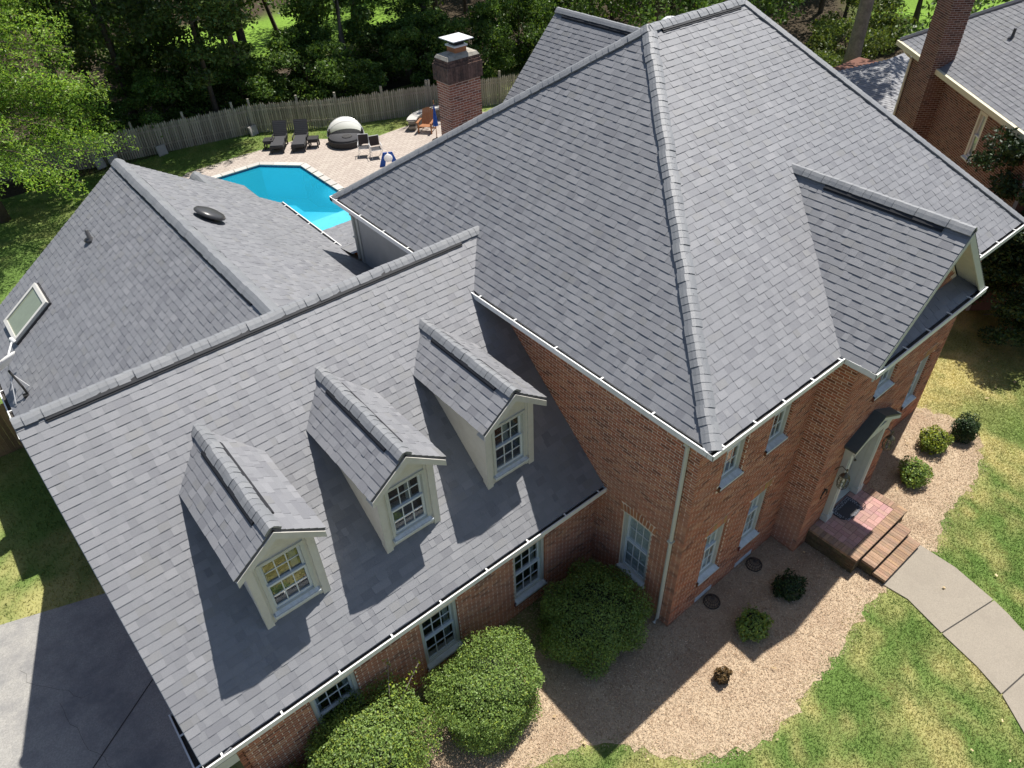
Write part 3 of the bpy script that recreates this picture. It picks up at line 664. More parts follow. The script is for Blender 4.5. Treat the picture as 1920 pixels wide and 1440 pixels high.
def window(parent, O, U, Nn, w_, h_, cols=3, rows=2, recess=.09, blind=False, cas=.06, trim=None, sillout=.06, cascol=None, level='part', tall=None, back=.25, drop=0):
    """double hung window; O bottom left on the wall face. level 'part': window > sash, pane, sill; level 'sub': all under parent"""
    trim = trim or M_TRIM; f = MB()
    n0, n1 = -recess-.05, -recess+.045
    f.obox(O, U, Z, Nn, (0, cas), (0, h_), (n0, n1)); f.obox(O, U, Z, Nn, (w_-cas, w_), (0, h_), (n0, n1))
    f.obox(O, U, Z, Nn, (cas, w_-cas), (h_-cas, h_), (n0, n1)); f.obox(O, U, Z, Nn, (cas, w_-cas), (0, cas*.8), (n0, n1))
    wf = f.build('window' if level == 'part' else 'window_frame', trim, parent)
    p = wf if level == 'part' else parent
    s = MB(); s.obox(O, U, Z, Nn, (-.02, w_+.02), (-.05, .0), (-recess-.02, sillout)); s.add([O+U*.01-Nn*(recess-.04)+Z*.045, O+U*(w_-.01)-Nn*(recess-.04)+Z*.045, O+U*(w_-.01)+Nn*sillout*.9+Z*.004, O+U*.01+Nn*sillout*.9+Z*.004], [(0,1,2,3)])
    s.build('sill', M_SILL, p)
    a0, a1 = cas, w_-cas; b0, b1 = cas*.8, h_-cas; mid = (b0+b1)/2
    for si, (z0, z1, nn) in enumerate(((b0, mid+.02, -recess-.005), (mid-.02, b1, -recess-.04))):
        g = MB(); st = .042
        g.obox(O, U, Z, Nn, (a0, a0+st), (z0, z1), (nn-.03, nn)); g.obox(O, U, Z, Nn, (a1-st, a1), (z0, z1), (nn-.03, nn))
        g.obox(O, U, Z, Nn, (a0+st, a1-st), (z0, z0+st+.012*(1-si)), (nn-.03, nn)); g.obox(O, U, Z, Nn, (a0+st, a1-st), (z1-st, z1), (nn-.03, nn))
        iu0, iu1, iz0, iz1 = a0+st, a1-st, z0+st+.012*(1-si), z1-st; mt = .018
        for c in range(1, cols): uu = iu0+(iu1-iu0)*c/cols; g.obox(O, U, Z, Nn, (uu-mt/2, uu+mt/2), (iz0, iz1), (nn-.022, nn-.004))
        for r in range(1, rows):
            zz = iz0+(iz1-iz0)*r/rows
            for c in range(cols):
                ua, ub = iu0+(iu1-iu0)*c/cols+mt/2, iu0+(iu1-iu0)*(c+1)/cols-mt/2; g.obox(O, U, Z, Nn, (ua, ub), (zz-mt/2, zz+mt/2), (nn-.022, nn-.004))
        g.build('sash', M_SASH, p)
        for c in range(cols):
            for r in range(rows):
                ua, ub = iu0+(iu1-iu0)*c/cols+mt/2, iu0+(iu1-iu0)*(c+1)/cols-mt/2
                za, zb = iz0+(iz1-iz0)*r/rows+mt/2, iz0+(iz1-iz0)*(r+1)/rows-mt/2
                o = bpy.data.objects.new('pane', pane_mesh()); COL.objects.link(o); o.parent = p
                o.matrix_basis = frame(O+U*ua+Z*za+Nn*(nn-.016), U, Z, Nn, ub-ua, zb-za, .005)
    b = MB(); bn = -recess-.075 if blind else -recess-back
    b.obox(O, U, Z, Nn, (a0-.02, a1+.02), (b0-.02, b1+.02), (bn-.02, bn))
    b.build('blind' if blind else 'room_dark_back', M_BLIND if blind else M_DARK, p)  # near-black panel stands in for the unlit room behind the glass
    if not blind:   # a pale curtain edge inside, hanging at one side
        c = MB(); c.obox(O, U, Z, Nn, (a0, a0+.12), (b0, b1), (bn+.02, bn+.05)); c.obox(O, U, Z, Nn, (a1-.12, a1), (b0, b1), (bn+.02, bn+.05)); c.build('curtain', M_BLIND, p)
        s2 = MB(); s2.obox(O, U, Z, Nn, (a0-.03, a0-.02), (b0, b1), (bn, -recess-.06)); s2.obox(O, U, Z, Nn, (a1+.02, a1+.03), (b0, b1), (bn, -recess-.06)); s2.build('room_dark_side', M_DARK, p)  # near-black sides carry the same room darkness in their colour
    return wf
WX, WY, GY_ = .442, .49, 2.81
# main left wall (-X)
SW = (1.24, 2.00, .66, 2.46)       # side window y range, z range
nL_ = V3(-1,0,0)
holes = [(SW[0]-WY, SW[1]-WY, SW[2], SW[3])]
wl_ = wall_with_holes('wall', V3(WX,WY+.12,0), Y, nL_, 8.2-WY-.12, 5.72, [(holes[0][0]-.12,holes[0][1]-.12,*holes[0][2:])], M_MORT)
arch = (SW[0]-WY-.08, SW[1]-WY+.08, SW[3], SW[3]+.2)
sillrow = (SW[0]-WY-.02, SW[1]-WY+.02, SW[2]-.1, SW[2])
gtop = lambda u: 99
def leftlow(u):   # bricks hidden behind the garage roof are left out
    return 99
brick_wall(wl_, V3(WX,WY,0), Y, nL_, 6.6-WY, 5.72, holes+[arch, sillrow])
n_ = 11; uc = (arch[0]+arch[1])/2
for i in range(n_):      # soldier arch fanned over the side window
    f_ = (i+.5)/n_; u = arch[0]+(arch[1]-arch[0])*f_; tl = (f_-.5)*.5
    A_ = (Y*math.cos(tl)-Z*math.sin(tl)).normalized(); B_ = (Y*math.sin(tl)+Z*math.cos(tl)).normalized()
    rise = .05*(1-(2*f_-1)**2)
    BR.add('b', brickbox, frame(V3(WX,WY,0)+Y*(u-.034)+Z*(arch[2]+.0+rise), A_, B_, nL_, .064, .19, .011), wl_, random.choice([(1.0,1.1,1.0),(1.15,1.3,1.2),(.9,.95,.9)]), .1, False)
window(house, V3(WX,SW[1],SW[2]), -Y, nL_, SW[1]-SW[0], SW[3]-SW[2], blind=True, recess=.07)
# grey rendered back part of the left wall
mb = MB(); mb.box((WX-.02,8.2,2.5),(WX+.1,11.83,5.72)); wg = mb.build('rear_wall', M_STUCCO, house, label='pale grey rendered stretch of side wall')
mb = MB(); mb.box((WX-.05,11.76,3.3),(WX+.14,11.9,5.72)); mb.build('corner_board', M_TRIM, house)
# main front wall (-Y), left of bay, bay, right of bay
nF = V3(0,-1,0)
def front_holes(x0, wins): return [(a-x0, b-x0, c, d) for a, b, c, d in wins]
LW = [(1.24,1.90,.84,2.42),(2.66,3.32,.84,2.42)]; UW = [(1.24,1.90,3.86,5.3),(2.66,3.32,3.86,5.3)]
def reveals(part, O, U, Nn, hs):
    for (a, b, c, d) in hs:
        z = c
        while z < d-.03:
            k = round(z/CH); t = random.choices(BTINT, BTW)[0]; dn = .105 if k % 2 else .05
            for u in (a, b): M_ = frame(O+U*(u-.004)+Z*(z+.003)-Nn*.1, U, Z, Nn, .008, CH-MO+.004, .1); BR.add('b', brickbox, M_, part, t, 0, False)
            z += CH
def front_wall(x0, x1, y, z1, wins, lowers):
    hs = front_holes(x0, wins); wp = wall_with_holes('wall', V3(x0,y,0), X, nF, x1-x0, z1, hs, M_MORT)
    ex = []
    for (a, b, c, d) in hs: ex.append((a-.03, b+.03, c-.10, c)); rowlocks(wp, V3(x0,y,0), X, nF, a-.03, b+.03, c-.10)
    for (a, b, c, d) in front_holes(x0, lowers): ex.append((a-.06, b+.06, d, d+.2)); rowlocks(wp, V3(x0,y,0), X, nF, a-.06, b+.06, d, out=.012, h=.195, tint=(1.1,1.3,1.2))
    brick_wall(wp, V3(x0,y,0), X, nF, x1-x0, z1, hs+ex); reveals(wp, V3(x0,y,0), X, nF, hs)
    return wp
wf_ = front_wall(WX, 4.12, WY, 5.72, LW+UW, LW)
RWn = [(8.42,9.06,.84,2.42),(9.62,10.28,.84,2.42)]; RUn = [(8.42,9.06,3.86,5.3),(9.62,10.28,3.86,5.3)]
wr_ = front_wall(7.4, 10.9, WY, 5.72, RWn+RUn, RWn)
BW = [(5.40,6.14,4.06,5.45)]
DR = (5.15, 6.35, .0, 2.62)     # door opening
wb_ = front_wall(4.12, 7.4, -.12, 5.72, BW+[DR], [])
for a, b, c, d in LW: window(house, V3(a,WY,c), X, nF, b-a, d-c, blind=True, recess=.1)
for a, b, c, d in UW+RUn: window(house, V3(a,WY,c), X, nF, b-a, d-c, recess=.1)
for a, b, c, d in RWn: window(house, V3(a,WY,c), X, nF, b-a, d-c, blind=True, recess=.1)
for a, b, c, d in BW: window(house, V3(a,-.12,c), X, nF, b-a, d-c, recess=.1)
wbl = wall_with_holes('wall', V3(4.12,.0,0), Y, nL_, WY-.0, 5.72, [], M_MORT); brick_wall(wbl, V3(4.12,-.12,0), Y, nL_, WY+.115, 5.72)
mb = MB(); mb.box((7.28,-.0,0),(7.399,.49,5.72)); mb.box((10.78,.5,0),(10.9,12.0,5.72)); mb.box((.46,11.82,0),(10.9,11.94,5.72)); mb.build('wall', M_BRICK, house)
# brick gable triangle above the pent roof
gt = MB(); gt.prism([(4.0,-.12,6.0),(7.52,-.12,6.0),(BXC,-.12,BZ-.12)], (0,.1,0)); gtp = gt.build('gable_wall', M_MORT, house)
brick_wall(gtp, V3(4.0,-.12,6.0), X, nF, 3.52, 1.8, top=lambda u: 1.72*(1-abs(u-1.76)/1.76)+0, single=False)
# garage front wall with three windows
GW = [(-6.40,-5.52,.50,2.05),(-4.14,-3.28,.50,2.05),(-1.87,-1.01,.50,2.05)]
hs = [(a+7.72, b+7.72, c, d) for a, b, c, d in GW]
wgf = wall_with_holes('wall', V3(-7.72,GY_,0), X, nF, 7.72+WX, 2.6, hs, M_MORT)
ex = []
for (a, b, c, d) in hs: ex.append((a-.03, b+.03, c-.1, c)); rowlocks(wgf, V3(-7.72,GY_,0), X, nF, a-.03, b+.03, c-.1)
brick_wall(wgf, V3(-7.72,GY_,0), X, nF, 7.72+WX, 2.6, hs+ex); reveals(wgf, V3(-7.72,GY_,0), X, nF, hs)
for a, b, c, d in GW: window(house, V3(a,GY_,c), X, nF, b-a, d-c, recess=.08, cas=.075)
# hidden sides of the wings
mb = MB()
mb.prism([(-7.72,GY_,0),(-7.72,11.0,0),(-7.72,11.0,3.2),(-7.72,GYR,GZR-.15),(-7.72,GY_,2.75)], (.12,0,0))
mb.box((-7.74,11.0,0),(-7.62,16.1,3.5)); mb.prism([(-7.72,16.1,0),(-.2,16.1,0),(-.2,16.1,4.1),(RWX,16.1,6.5),(-7.72,16.1,3.6)], (0,.1,0)); mb.box((-.2,12.3,0),(-.1,16.1,4.0)); mb.box((-.1,14.2,0),(3.9,14.3,3.75))
mb.box((-2.9,16.2,0),(-.2,18.7,4.0)); mb.prism([(GXR-2.3,GYB-.3,0),(GXR+2.3,GYB-.3,0),(GXR+2.3,GYB-.3,6.2),(GXR,GYB-.3,GZT-.2),(GXR-2.3,GYB-.3,6.2)], (0,.1,0)); mb.box((GXR-2.3,11.9,0),(GXR-2.2,13.0,6.1)); mb.build('wall', M_BRICK, house)
# downspouts
def downspout(pts):
    mb = MB(); r = .042
    mb.tube(pts, r, 8); o = mb.build('downspout', M_TRIM, house); s = MB()
    for p in (pts[2], ((Vector(pts[2])+Vector(pts[3]))/2)): p = Vector(p); s.box(p-V3(.055,.055,.02), p+V3(.055,.055,.02))
    s.build('bracket', M_TRIM, o)
downspout([(.06,.62,5.8),(.16,.66,5.66),(.385,.74,5.35),(.385,.74,.12),(.25,.72,.06)])
downspout([(.1,12.1,5.8),(.2,12.0,5.7),(.36,11.92,5.4),(.36,11.92,4.1),(.3,11.95,4.0)])

# dormers -------------------------------------------------------------
def dormer(c, label):
    zr = lambda y: GZE+.02+(y-GYE-G)*gs
    yf = 3.56; hw = .565; pk, ez, hr, oy = 5.82, 5.25, .745, .26; sl = (pk-ez)/hr
    mb = MB(); zb = zr(yf)-.05; wt = 5.22
    yb = GYE+G+(wt-GZE)/gs+.2
    for s in (-1, 1):   # cheeks
        mb.prism([(c+s*hw,yf,zb),(c+s*hw,yb,wt),(c+s*hw,yf,wt)], (-s*.08,0,0))
    o = mb.build('dormer', M_CREAM, house, label=label)
    f = MB(); wz0, wz1, ww = 3.76, 5.02, .40
    f.box((c-hw,yf-.03,zb),(c-ww,yf-.001,wt)); f.box((c+ww,yf-.03,zb),(c+hw,yf-.001,wt)); f.box((c-ww,yf-.02,zb),(c+ww,yf-.001,wz0)); 
    f.prism([(c-hw,yf-.015,wt),(c-ww,yf-.015,wz1),(c+ww,yf-.015,wz1),(c+hw,yf-.015,wt),(c+.06,yf-.015,pk-.1),(c-.06,yf-.015,pk-.1)], (0,.03,0)); f.build('face_board', M_CREAM, o)
    for s in (-1, 1):
        b = MB(); b.box((min(c+s*(hw+.005), c+s*(hw-.115)),yf-.06,zb),(max(c+s*(hw+.005), c+s*(hw-.115)),yf-.031,wt-.02)); b.box((min(c+s*(hw+.006), c+s*(hw+.016)),yf-.06,zb),(max(c+s*(hw+.006), c+s*(hw+.016)),yf+.09,wt-.03)); b.build('corner_board', M_CREAM, o)
    window(o, V3(c-ww,yf,wz0), X, nF, 2*ww, wz1-wz0, recess=.0, cas=.06, level='sub', trim=M_TRIM, sillout=.11, back=.5)
    yr = lambda z: GYE+G+(z-GZE-.02)/gs
    for s in (-1, 1):   # roof slopes
        P = [(c+s*hr,yf-oy,ez),(c+s*hr,yr(ez)+.1,ez),(c,yr(pk)+.15,pk),(c,yf-oy,pk)]
        d = deck('dormer_roof', P if s < 0 else P[::-1], o, th=.05)
        O, U, V, L = plane_from((c+s*hr,yf-oy,ez), (0,1,0), (c,yf-oy,pk))
        shingle_plane(o, O, U, V, L, lambda v: (0, yr(ez+V.z*v)+.06-(yf-oy)))
        rb = MB(); A_ = V3(c+s*(hr-.02),yf-oy+.005,ez-.045); B_ = V3(c,yf-oy+.005,pk-.045); n_ = V3(0,-1,0); dn = V3(0,0,-1)
        rb.add([A_, B_, B_+dn*.15, A_+dn*.13, A_+n_*.025, B_+n_*.025, B_+dn*.15+n_*.025, A_+dn*.13+n_*.025], BOXF)
        rb.add([A_+dn*.13, B_+dn*.15, B_+dn*.15+Y*(oy-.02), A_+dn*.13+Y*(oy-.02)], [(0,1,2,3)])
        rb.build('rake_board', M_CREAM, o)
    cap_line(o, (c,yf-oy,pk), (c,yr(pk)+.1,pk), (-1,0,-sl), (1,0,-sl), lift=.058, wing=.17, size=.4)
    A_ = V3(c,yf-oy,pk); v = vent_line(o, A_, A_+Y*3, (-1,0,-sl), (1,0,-sl), .38, 2.35); v.parent = o
dormer(-5.86, 'leftmost cream dormer with white sashed window on the garage roof')
dormer(-3.56, 'middle cream dormer with white sashed window on the garage roof')
dormer(-1.27, 'dormer nearest the brick wall with water stained cheek')

# chimney --------------------------------------------------------------
chm = MB(); chm.box((4.05,12.35,0),(5.09,12.94,8.0)); ch = chm.build('chimney', M_MORT, house)
CB = Pieces('chimney_brick', 'chimney_bricks', house, M_BRICKC)
for Oc, Uc, Nc, ln in ((V3(4.05,12.35,4.4), X, nF, 1.04), (V3(4.05,12.35,4.4), Y, nL_, .59)):
    brick_wall(ch, Oc, Uc, Nc, ln, 3.42, sset=CB)
cap_ = MB()
for x0,x1,y0,y1,z0,z1 in ((3.99,5.15,12.29,13.0,7.75,8.16),(4.02,5.12,12.32,12.97,8.16,8.235),(4.045,5.095,12.345,12.945,8.235,8.31)):
    n = max(6, int((x1-x0)/.08))
    for k in range(n):    # soldier bricks of the corbel, front and left faces
        a = x0+(x1-x0)*k/n; t = random.uniform(.6, 1.3); cap_.box((a+.003,y0,z0),(a+(x1-x0)/n-.003,y0+.1,z1-.006), (t,t,t))
    n = max(4, int((y1-y0)/.08))
    for k in range(n):
        a = y0+.1+(y1-y0-.1)*k/n; t = random.uniform(.6, 1.3); cap_.box((x0,a+.003,z0),(x0+.1,a+(y1-y0-.1)/n-.003,z1-.006), (t,t,t))
    cap_.box((x0+.012,y0+.012,z0),(x1,y1,z1), (.7,.7,.7))
cap_.build('corbel', M_BRICKT, ch)
cr = MB(); cr.add([(4.04,12.34,8.31),(5.1,12.34,8.31),(5.1,12.95,8.31),(4.04,12.95,8.31),(4.09,12.39,8.39),(5.05,12.39,8.39),(5.05,12.9,8.39),(4.09,12.9,8.39),(4.3,12.5,8.43),(4.84,12.5,8.43),(4.84,12.8,8.43),(4.3,12.8,8.43)], [(0,1,5,4),(1,2,6,5),(2,3,7,6),(3,0,4,7),(4,5,9,8),(5,6,10,9),(6,7,11,10),(7,4,8,11),(8,9,10,11)]); cr.build('crown', M_CROWN, ch)
ft = MB(); ft.box((4.4,12.48,8.40),(4.78,12.84,8.56)); ft.build('flue_tile', M_TERRA, ch)
cm = MB(); cm.box((4.37,12.45,8.56),(4.81,12.87,8.60)); cm.build('cap_collar', M_STEEL, ch)
cm = MB(); cm.box((4.44,12.52,8.60),(4.74,12.80,8.74)); cm.build('cap_screen', M_IRON, ch)
cm = MB(); cm.add([(4.26,12.32,8.74),(4.92,12.32,8.74),(4.92,12.98,8.74),(4.26,12.98,8.74),(4.26,12.32,8.76),(4.92,12.32,8.76),(4.92,12.98,8.76),(4.26,12.98,8.76),(4.59,12.65,8.80)], [(3,2,1,0),(0,1,5,4),(1,2,6,5),(2,3,7,6),(3,0,4,7),(4,5,8),(5,6,8),(6,7,8),(7,4,8)]); cm.build('chimney_cap', M_STEEL, ch)
CB.done()

# skylight, vents on the rear wing ---------------------------------------
def on_left(x, y, h=0): 
    n = V3(-SL,0,1).normalized(); return V3(x, y, RWZ-SL*(RWX-x))+n*h
Us, Vs, Ns = V3(0,-1,0), V3(1,0,SL).normalized(), V3(-SL,0,1).normalized()
so_ = on_left(-7.72, 15.42); mb = MB(); A, B = 1.15, 1.22
for u, v in (((0,A),(0,.09)),((0,A),(B-.09,B)),((0,.09),(.09,B-.09)),((A-.09,A),(.09,B-.09))): mb.obox(so_, Us, Vs, Ns, u, v, (0,.13))
sk = mb.build('skylight', simple('skylight_frame', (.55,.54,.5), .5, noise=.1), house)
mb = MB(); mb.obox(so_, Us, Vs, Ns, (.09,A-.09), (.09,B-.09), (.07,.10)); mb.build('glass', M_SKYL, sk)
mb = MB(); mb.obox(so_, Us, Vs, Ns, (-.03,A+.03), (-.03,B+.03), (.005,.06)); mb.build('flashing', simple('dark_flashing', (.05,.05,.055), .5, metal=.5), sk)
mb = MB(); p = on_left(-5.28, 14.77); mb.lathe([(.13,0),(.12,.03),(.055,.06),(.045,.26),(.0,.27)], p, 10); mb.lathe([(.0,-.01),(.15,-.0),(.14,.03)], p, 10); mb.build('plumbing_vent', M_PLASTB, house, smooth=True)
ng = V3(SR,0,1).normalized(); p = V3(-2.96,12.69,RWZ-SR*(-2.96-RWX)); ax = (V3(1,0,-SR).normalized(), V3(0,1,0), ng)
mb = MB(); mb.lathe([(.16,0),(.16,.10),(.36,.11),(.37,.14),(.33,.19),(.2,.23),(0,.24)], p, 20, ax=ax); mb.build('attic_fan', M_PLASTB, house, smooth=True)

# entrance -----------------------------------------------------------------
def pil(x0, x1, nm='pilaster'):
    mb = MB(); mb.box((x0,-.26,.72),(x1,-.125,2.62)); mb.box((x0-.02,-.28,.51),(x1+.02,-.124,.72)); mb.box((x0-.03,-.29,2.62),(x1+.03,-.123,2.8))
    mb.box((x0+.05,-.275,.75),(x1-.05,-.261,2.58)); mb.build(nm, M_TRIM, house)
pil(5.0, 5.2); pil(6.3, 6.5)
mb = MB(); mb.box((4.96,-.30,2.8),(6.54,-.122,2.98)); mb.prism([(4.96,-.24,2.98),(6.54,-.24,2.98),(5.75,-.24,3.42)], (0,.11,0)); pd = mb.build('pediment', M_TRIM, house)
for s in (-1, 1):
    mb = MB(); xx = 5.75+s*.92; P = [V3(xx,-.40,2.98),V3(5.75,-.40,3.46),V3(5.75,-.12,3.46),V3(xx,-.12,2.98)]; mb.prism(P if s > 0 else P[::-1], (0,0,.05)); mb.build('pediment_roof', M_PEDR, pd)
    mb = MB(); mb.add([P[0]-Z*.09, P[1]-Z*.09, P[1], P[0], P[0]-Z*.09+V3(0,.05,0), P[1]-Z*.09+V3(0,.05,0), P[1]+V3(0,.05,0), P[0]+V3(0,.05,0)], BOXF); mb.build('raking_cornice', M_TRIM, pd)
mb = MB(); mb.box((5.2,.06,.51),(6.3,.1,2.75)); dr = mb.build('front_door', M_GREENDOOR, house)
mb = MB()
for r in range(3):
    for c in range(2): mb.box((5.32+c*.46,.04,.66+r*.66),(5.70+c*.46,.058,1.2+r*.66))
mb.build('panel', M_TRIM, dr)
mb = MB(); mb.lathe([(0,0),(.03,.01),(.03,.04),(0,.06)], (6.2,.03,1.55), 8, ax=(X, Z, -Y)); mb.build('knob', M_BRONZE, dr)
mb = MB(); mb.box((5.2,-.12,.505),(6.3,.06,.56)); mb.box((5.15,-.12,.51),(5.2,.1,2.8)); mb.box((6.3,-.12,.51),(6.35,.1,2.8)); mb.build('door_frame', M_TRIM, house)
mb = MB(); mb.tube([(4.60+.22*math.sin(a)*.5,-.16-.0*a,1.67+.17*math.cos(a)) for a in np.linspace(-1.9, 1.9, 12)], .016, 6); mb.tube([(4.6,-.12,1.84),(4.6,-.17,1.84)], .014, 6); mb.build('wall_hoop', M_IRON, house)  # dark curved hoop on the brick beside the door

# entrance steps (brick treads, pink paver landing)
stp = thing('entrance_steps', 'brick entrance steps with pink paved landing at the front door', 'steps', (5.6,-1.9,0)); so3 = V3(5.6,-1.9,0)
def stone(name, lo, hi, mat, tint): mb = MB(); mb.box(Vector(lo)-so3, Vector(hi)-so3, tint); return mb.build(name, mat, stp)
PX0, PX1 = 4.55, 6.75
mb = MB(); mb.box(V3(PX0+.02,-1.31,0)-so3, V3(PX1-.02,-.125,.44)-so3); mb.box(V3(4.84,-1.63,0)-so3, V3(6.41,-1.31,.27)-so3); mb.box(V3(4.86,-1.93,0)-so3, V3(6.37,-1.63,.10)-so3); core = mb.build('step_core', M_MOSS, stp)
# side bricks of the landing (mossy) as geometry
SB = Pieces('step_brick', 'step_bricks', stp, M_MOSS)
for Oc, Uc, Nc, ln, h_ in ((V3(PX0+.02,-1.31,0), Y, nL_, 1.18, .44), (V3(PX0+.02,-1.31,0), X, nF, .3, .44), (V3(6.4,-1.31,0), X, nF, .33, .44), (V3(4.84,-1.63,0), X, nF, 1.57, .27), (V3(4.86,-1.93,0), X, nF, 1.51, .10), (V3(4.84,-1.63,0), Y, nL_, .32, .27), (V3(4.86,-1.93,0), Y, nL_, .3, .10)):
    brick_wall(core, Oc-so3, Uc, Nc, ln, h_, sset=SB, single=False)
SB.done()
def tread(x0, x1, y0, y1, z0, z1, n, along='x', name='tread_brick'):
    for k in range(n):
        t = random.uniform(.75, 1.2); t = (t, t*random.uniform(.93, 1), t*random.uniform(.85, 1))
        dz = random.uniform(-.003, .003)
        if along == 'x': a = x0+(x1-x0)*k/n; stone(name, (a+.003,y0,z0), (a+(x1-x0)/n-.003,y1,z1+dz), M_STEPB, t)
        else: a = y0+(y1-y0)*k/n; stone(name, (x0,a+.003,z0), (x1,a+(y1-y0)/n-.003,z1+dz), M_STEPB, t)
tread(PX0,PX1,-1.33,-1.10,.44,.51,26); tread(PX0,PX0+.21,-1.10,-.13,.44,.51,11,'y'); tread(PX1-.21,PX1,-1.10,-.13,.44,.51,11,'y')
tread(4.82,6.43,-1.65,-1.33,.27,.34,20); tread(4.84,6.39,-1.95,-1.65,.10,.17,20)
# basket weave landing
x0, y0 = PX0+.215, -1.095; nx, ny = 8, 4; sx, sy = (PX1-PX0-.43)/nx, (.965)/ny
for i in range(nx):
    for j in range(ny):
        for q_ in range(2):
            t = random.uniform(.82, 1.15); t = (t, t*random.uniform(.92, 1.04), t*random.uniform(.92, 1.04)); xa, ya = x0+i*sx, y0+j*sy
            if (i+j) % 2: lo, hi = (xa+.003,ya+q_*sy/2+.003,.44), (xa+sx-.003,ya+(q_+1)*sy/2-.003,.503)
            else: lo, hi = (xa+q_*sx/2+.003,ya+.003,.44), (xa+(q_+1)*sx/2-.003,ya+sy-.003,.503)
            stone('paver', lo, hi, M_PAVER, t)
# door mat with scrolls
dm = thing('door_mat', 'black scrollwork half round rubber mat on the pink landing', 'doormat', (5.72,-.38,.508))
mb = MB(); pts = [(-.38,.22),(.38,.22),(.38,-.05)]+[(.38*math.cos(a),-.05-.2*math.sin(a)) for a in np.linspace(.15,2.99,10)]+[(-.38,-.05)]
mb.prism([(x,y,.0) for x,y in pts[::-1]], (0,0,.012)); mb.build('rubber_base', M_MAT, dm)
mb = MB()
for i in range(16):
    for j in range(8):
        if -.28 < -.34+i*.045 < .28 and -.16 < -.20+j*.055 < .1: continue
        cx_, cy_ = -.34+i*.045, -.20+j*.055
        if cy_ < -.05 and abs(cx_) > .3: continue
        a0 = random.uniform(0, 6.28); mb.tube([(cx_+.02*math.cos(a0+t)*(1-.1*t), cy_+.02*math.sin(a0+t)*(1-.1*t), .016) for t in np.linspace(0, 4.2, 6)], .005, 4)
mb.build('scroll', M_MATL, dm)
# wall lanterns
def lantern(name, loc, label):
    t = thing(name, label, 'lantern', loc, 0, 'lanterns beside the front door')
    mb = MB(); mb.lathe([(0,.30),(.02,.29),(.045,.25),(.085,.21),(.09,.19)], (0,0,0), 12); mb.build('cap', M_BRONZE, t, smooth=True)
    mb = MB(); mb.lathe([(.0,.42),(.012,.41),(.022,.37),(.008,.33),(.01,.29)], (0,0,0), 8); mb.build('finial', M_BRONZE, t)
    for k in range(8):
        a = k*math.pi/4; mb = MB(); mb.tube([(r*math.cos(a), r*math.sin(a), z) for r, z in ((.088,.2),(.118,.1),(.122,0),(.10,-.12),(.05,-.19))], .008, 5); mb.build('rib', M_BRONZE, t)
    mb = MB()
    for z, r in ((.1,.118),(-.02,.122),(-.12,.1)): mb.tube([(r*math.cos(a), r*math.sin(a), z) for a in np.linspace(0, 2*math.pi, 17)], .006, 4, cap=False)
    mb.build('hoop', M_BRONZE, t)
    mb = MB(); mb.lathe([(.05,.19),(.06,.1),(.06,-.1),(.03,-.16)], (0,0,0), 10); mb.build('glass', M_GLASS, t)
    mb = MB(); mb.tube([(0,.0,.35),(0,.12,.40),(0,.2,.3),(0,.24,.2)], .012, 6); mb.lathe([(.0,-.02),(.06,-.015),(.06,.0)], (0,.25,.18), 10, ax=(X,Z,-Y)); mb.build('bracket', M_BRONZE, t)
    return t
lantern('wall_lantern', (4.80,-.37,2.12), 'bronze cage lantern on the brick left of the front door')
lantern('wall_lantern', (6.72,-.37,2.02), 'bronze cage lantern on the far right side of the front door')
# wire guards at the wall foot
simple('rusty_wire', (.075, .055, .04), .7)
def guard(loc, label):
    t = thing('wire_guard', label, 'wire guard', loc, 0, 'wire guards at the wall foot'); mb = MB()
    for k in range(9):
        a = k*math.pi/9; mb.tube([(.18*math.cos(a)*math.cos(b), .18*math.sin(a)*math.cos(b), .02+.16*math.sin(b)) for b in np.linspace(0, math.pi, 9)], .006, 4)
    for b in (.1,.45,.85): mb.tube([(.18*math.cos(b)*math.cos(a), .18*math.cos(b)*math.sin(a), .02+.16*math.sin(b)) for a in np.linspace(0, 6.283, 17)], .008, 4)
    mb.build('wire_dome', MATS['rusty_wire'], t)
    mb = MB(); mb.tube([(.175*math.cos(a), .175*math.sin(a), .012) for a in np.linspace(0, 6.283, 19)], .012, 5); mb.build('base_ring', M_IRON, t)
guard((1.62,.25,0), 'black wire guard below the window nearest the corner downspout'); guard((3.12,.24,0), 'black wire guard in the corner beside the entrance bay')
mb = MB(); mb.box((1.3,.47,.06),(1.85,.489,.2)); mb.box((2.7,.47,.06),(3.3,.489,.2)); mb.build('foundation_vent', M_SILL, house)

SHG.done(); CAPS.done(); BR.done()

# satellite dish --------------------------------------------------------
dsh = thing('satellite_dish', 'white satellite dish with struts at the left eave of the rear wing', 'satellite dish', (-8.02,12.75,3.75))
mb = MB(); f_ = V3(-.35,.55,.75).normalized(); a_ = f_.cross(Z).normalized(); b_ = f_.cross(a_); mb.lathe([(0,-.06),(.16,-.045),(.28,.0),(.37,.06),(.36,.065),(.27,.01),(0,-.045)], V3(-.13,.12,.62), 20, ax=(a_, b_, f_)); mb.build('reflector', M_WHITE, dsh, smooth=True)
mb = MB(); mb.tube([(0,-.35,-.02),(-.02,-.3,.2),(-.1,.02,.5)], .025, 8); mb.build('mast', M_IRON, dsh)
mb = MB(); mb.tube([(-.12,.05,.40),(.05,.5,.62),(.22,.78,.72)], .02, 6); mb.build('feed_arm', M_WHITE, dsh)
mb = MB(); mb.lathe([(0,-.07),(.045,-.06),(.05,.05),(.0,.08)], (.24,.8,.74), 10, ax=(a_, b_, f_)); mb.build('receiver', M_WHITE, dsh)
mb = MB(); mb.tube([(-.1,0,.45),(.12,-.18,.0)], .011, 5); mb.tube([(-.1,0,.45),(-.3,-.3,-.16)], .011, 5); mb.build('strut', M_STEEL, dsh)
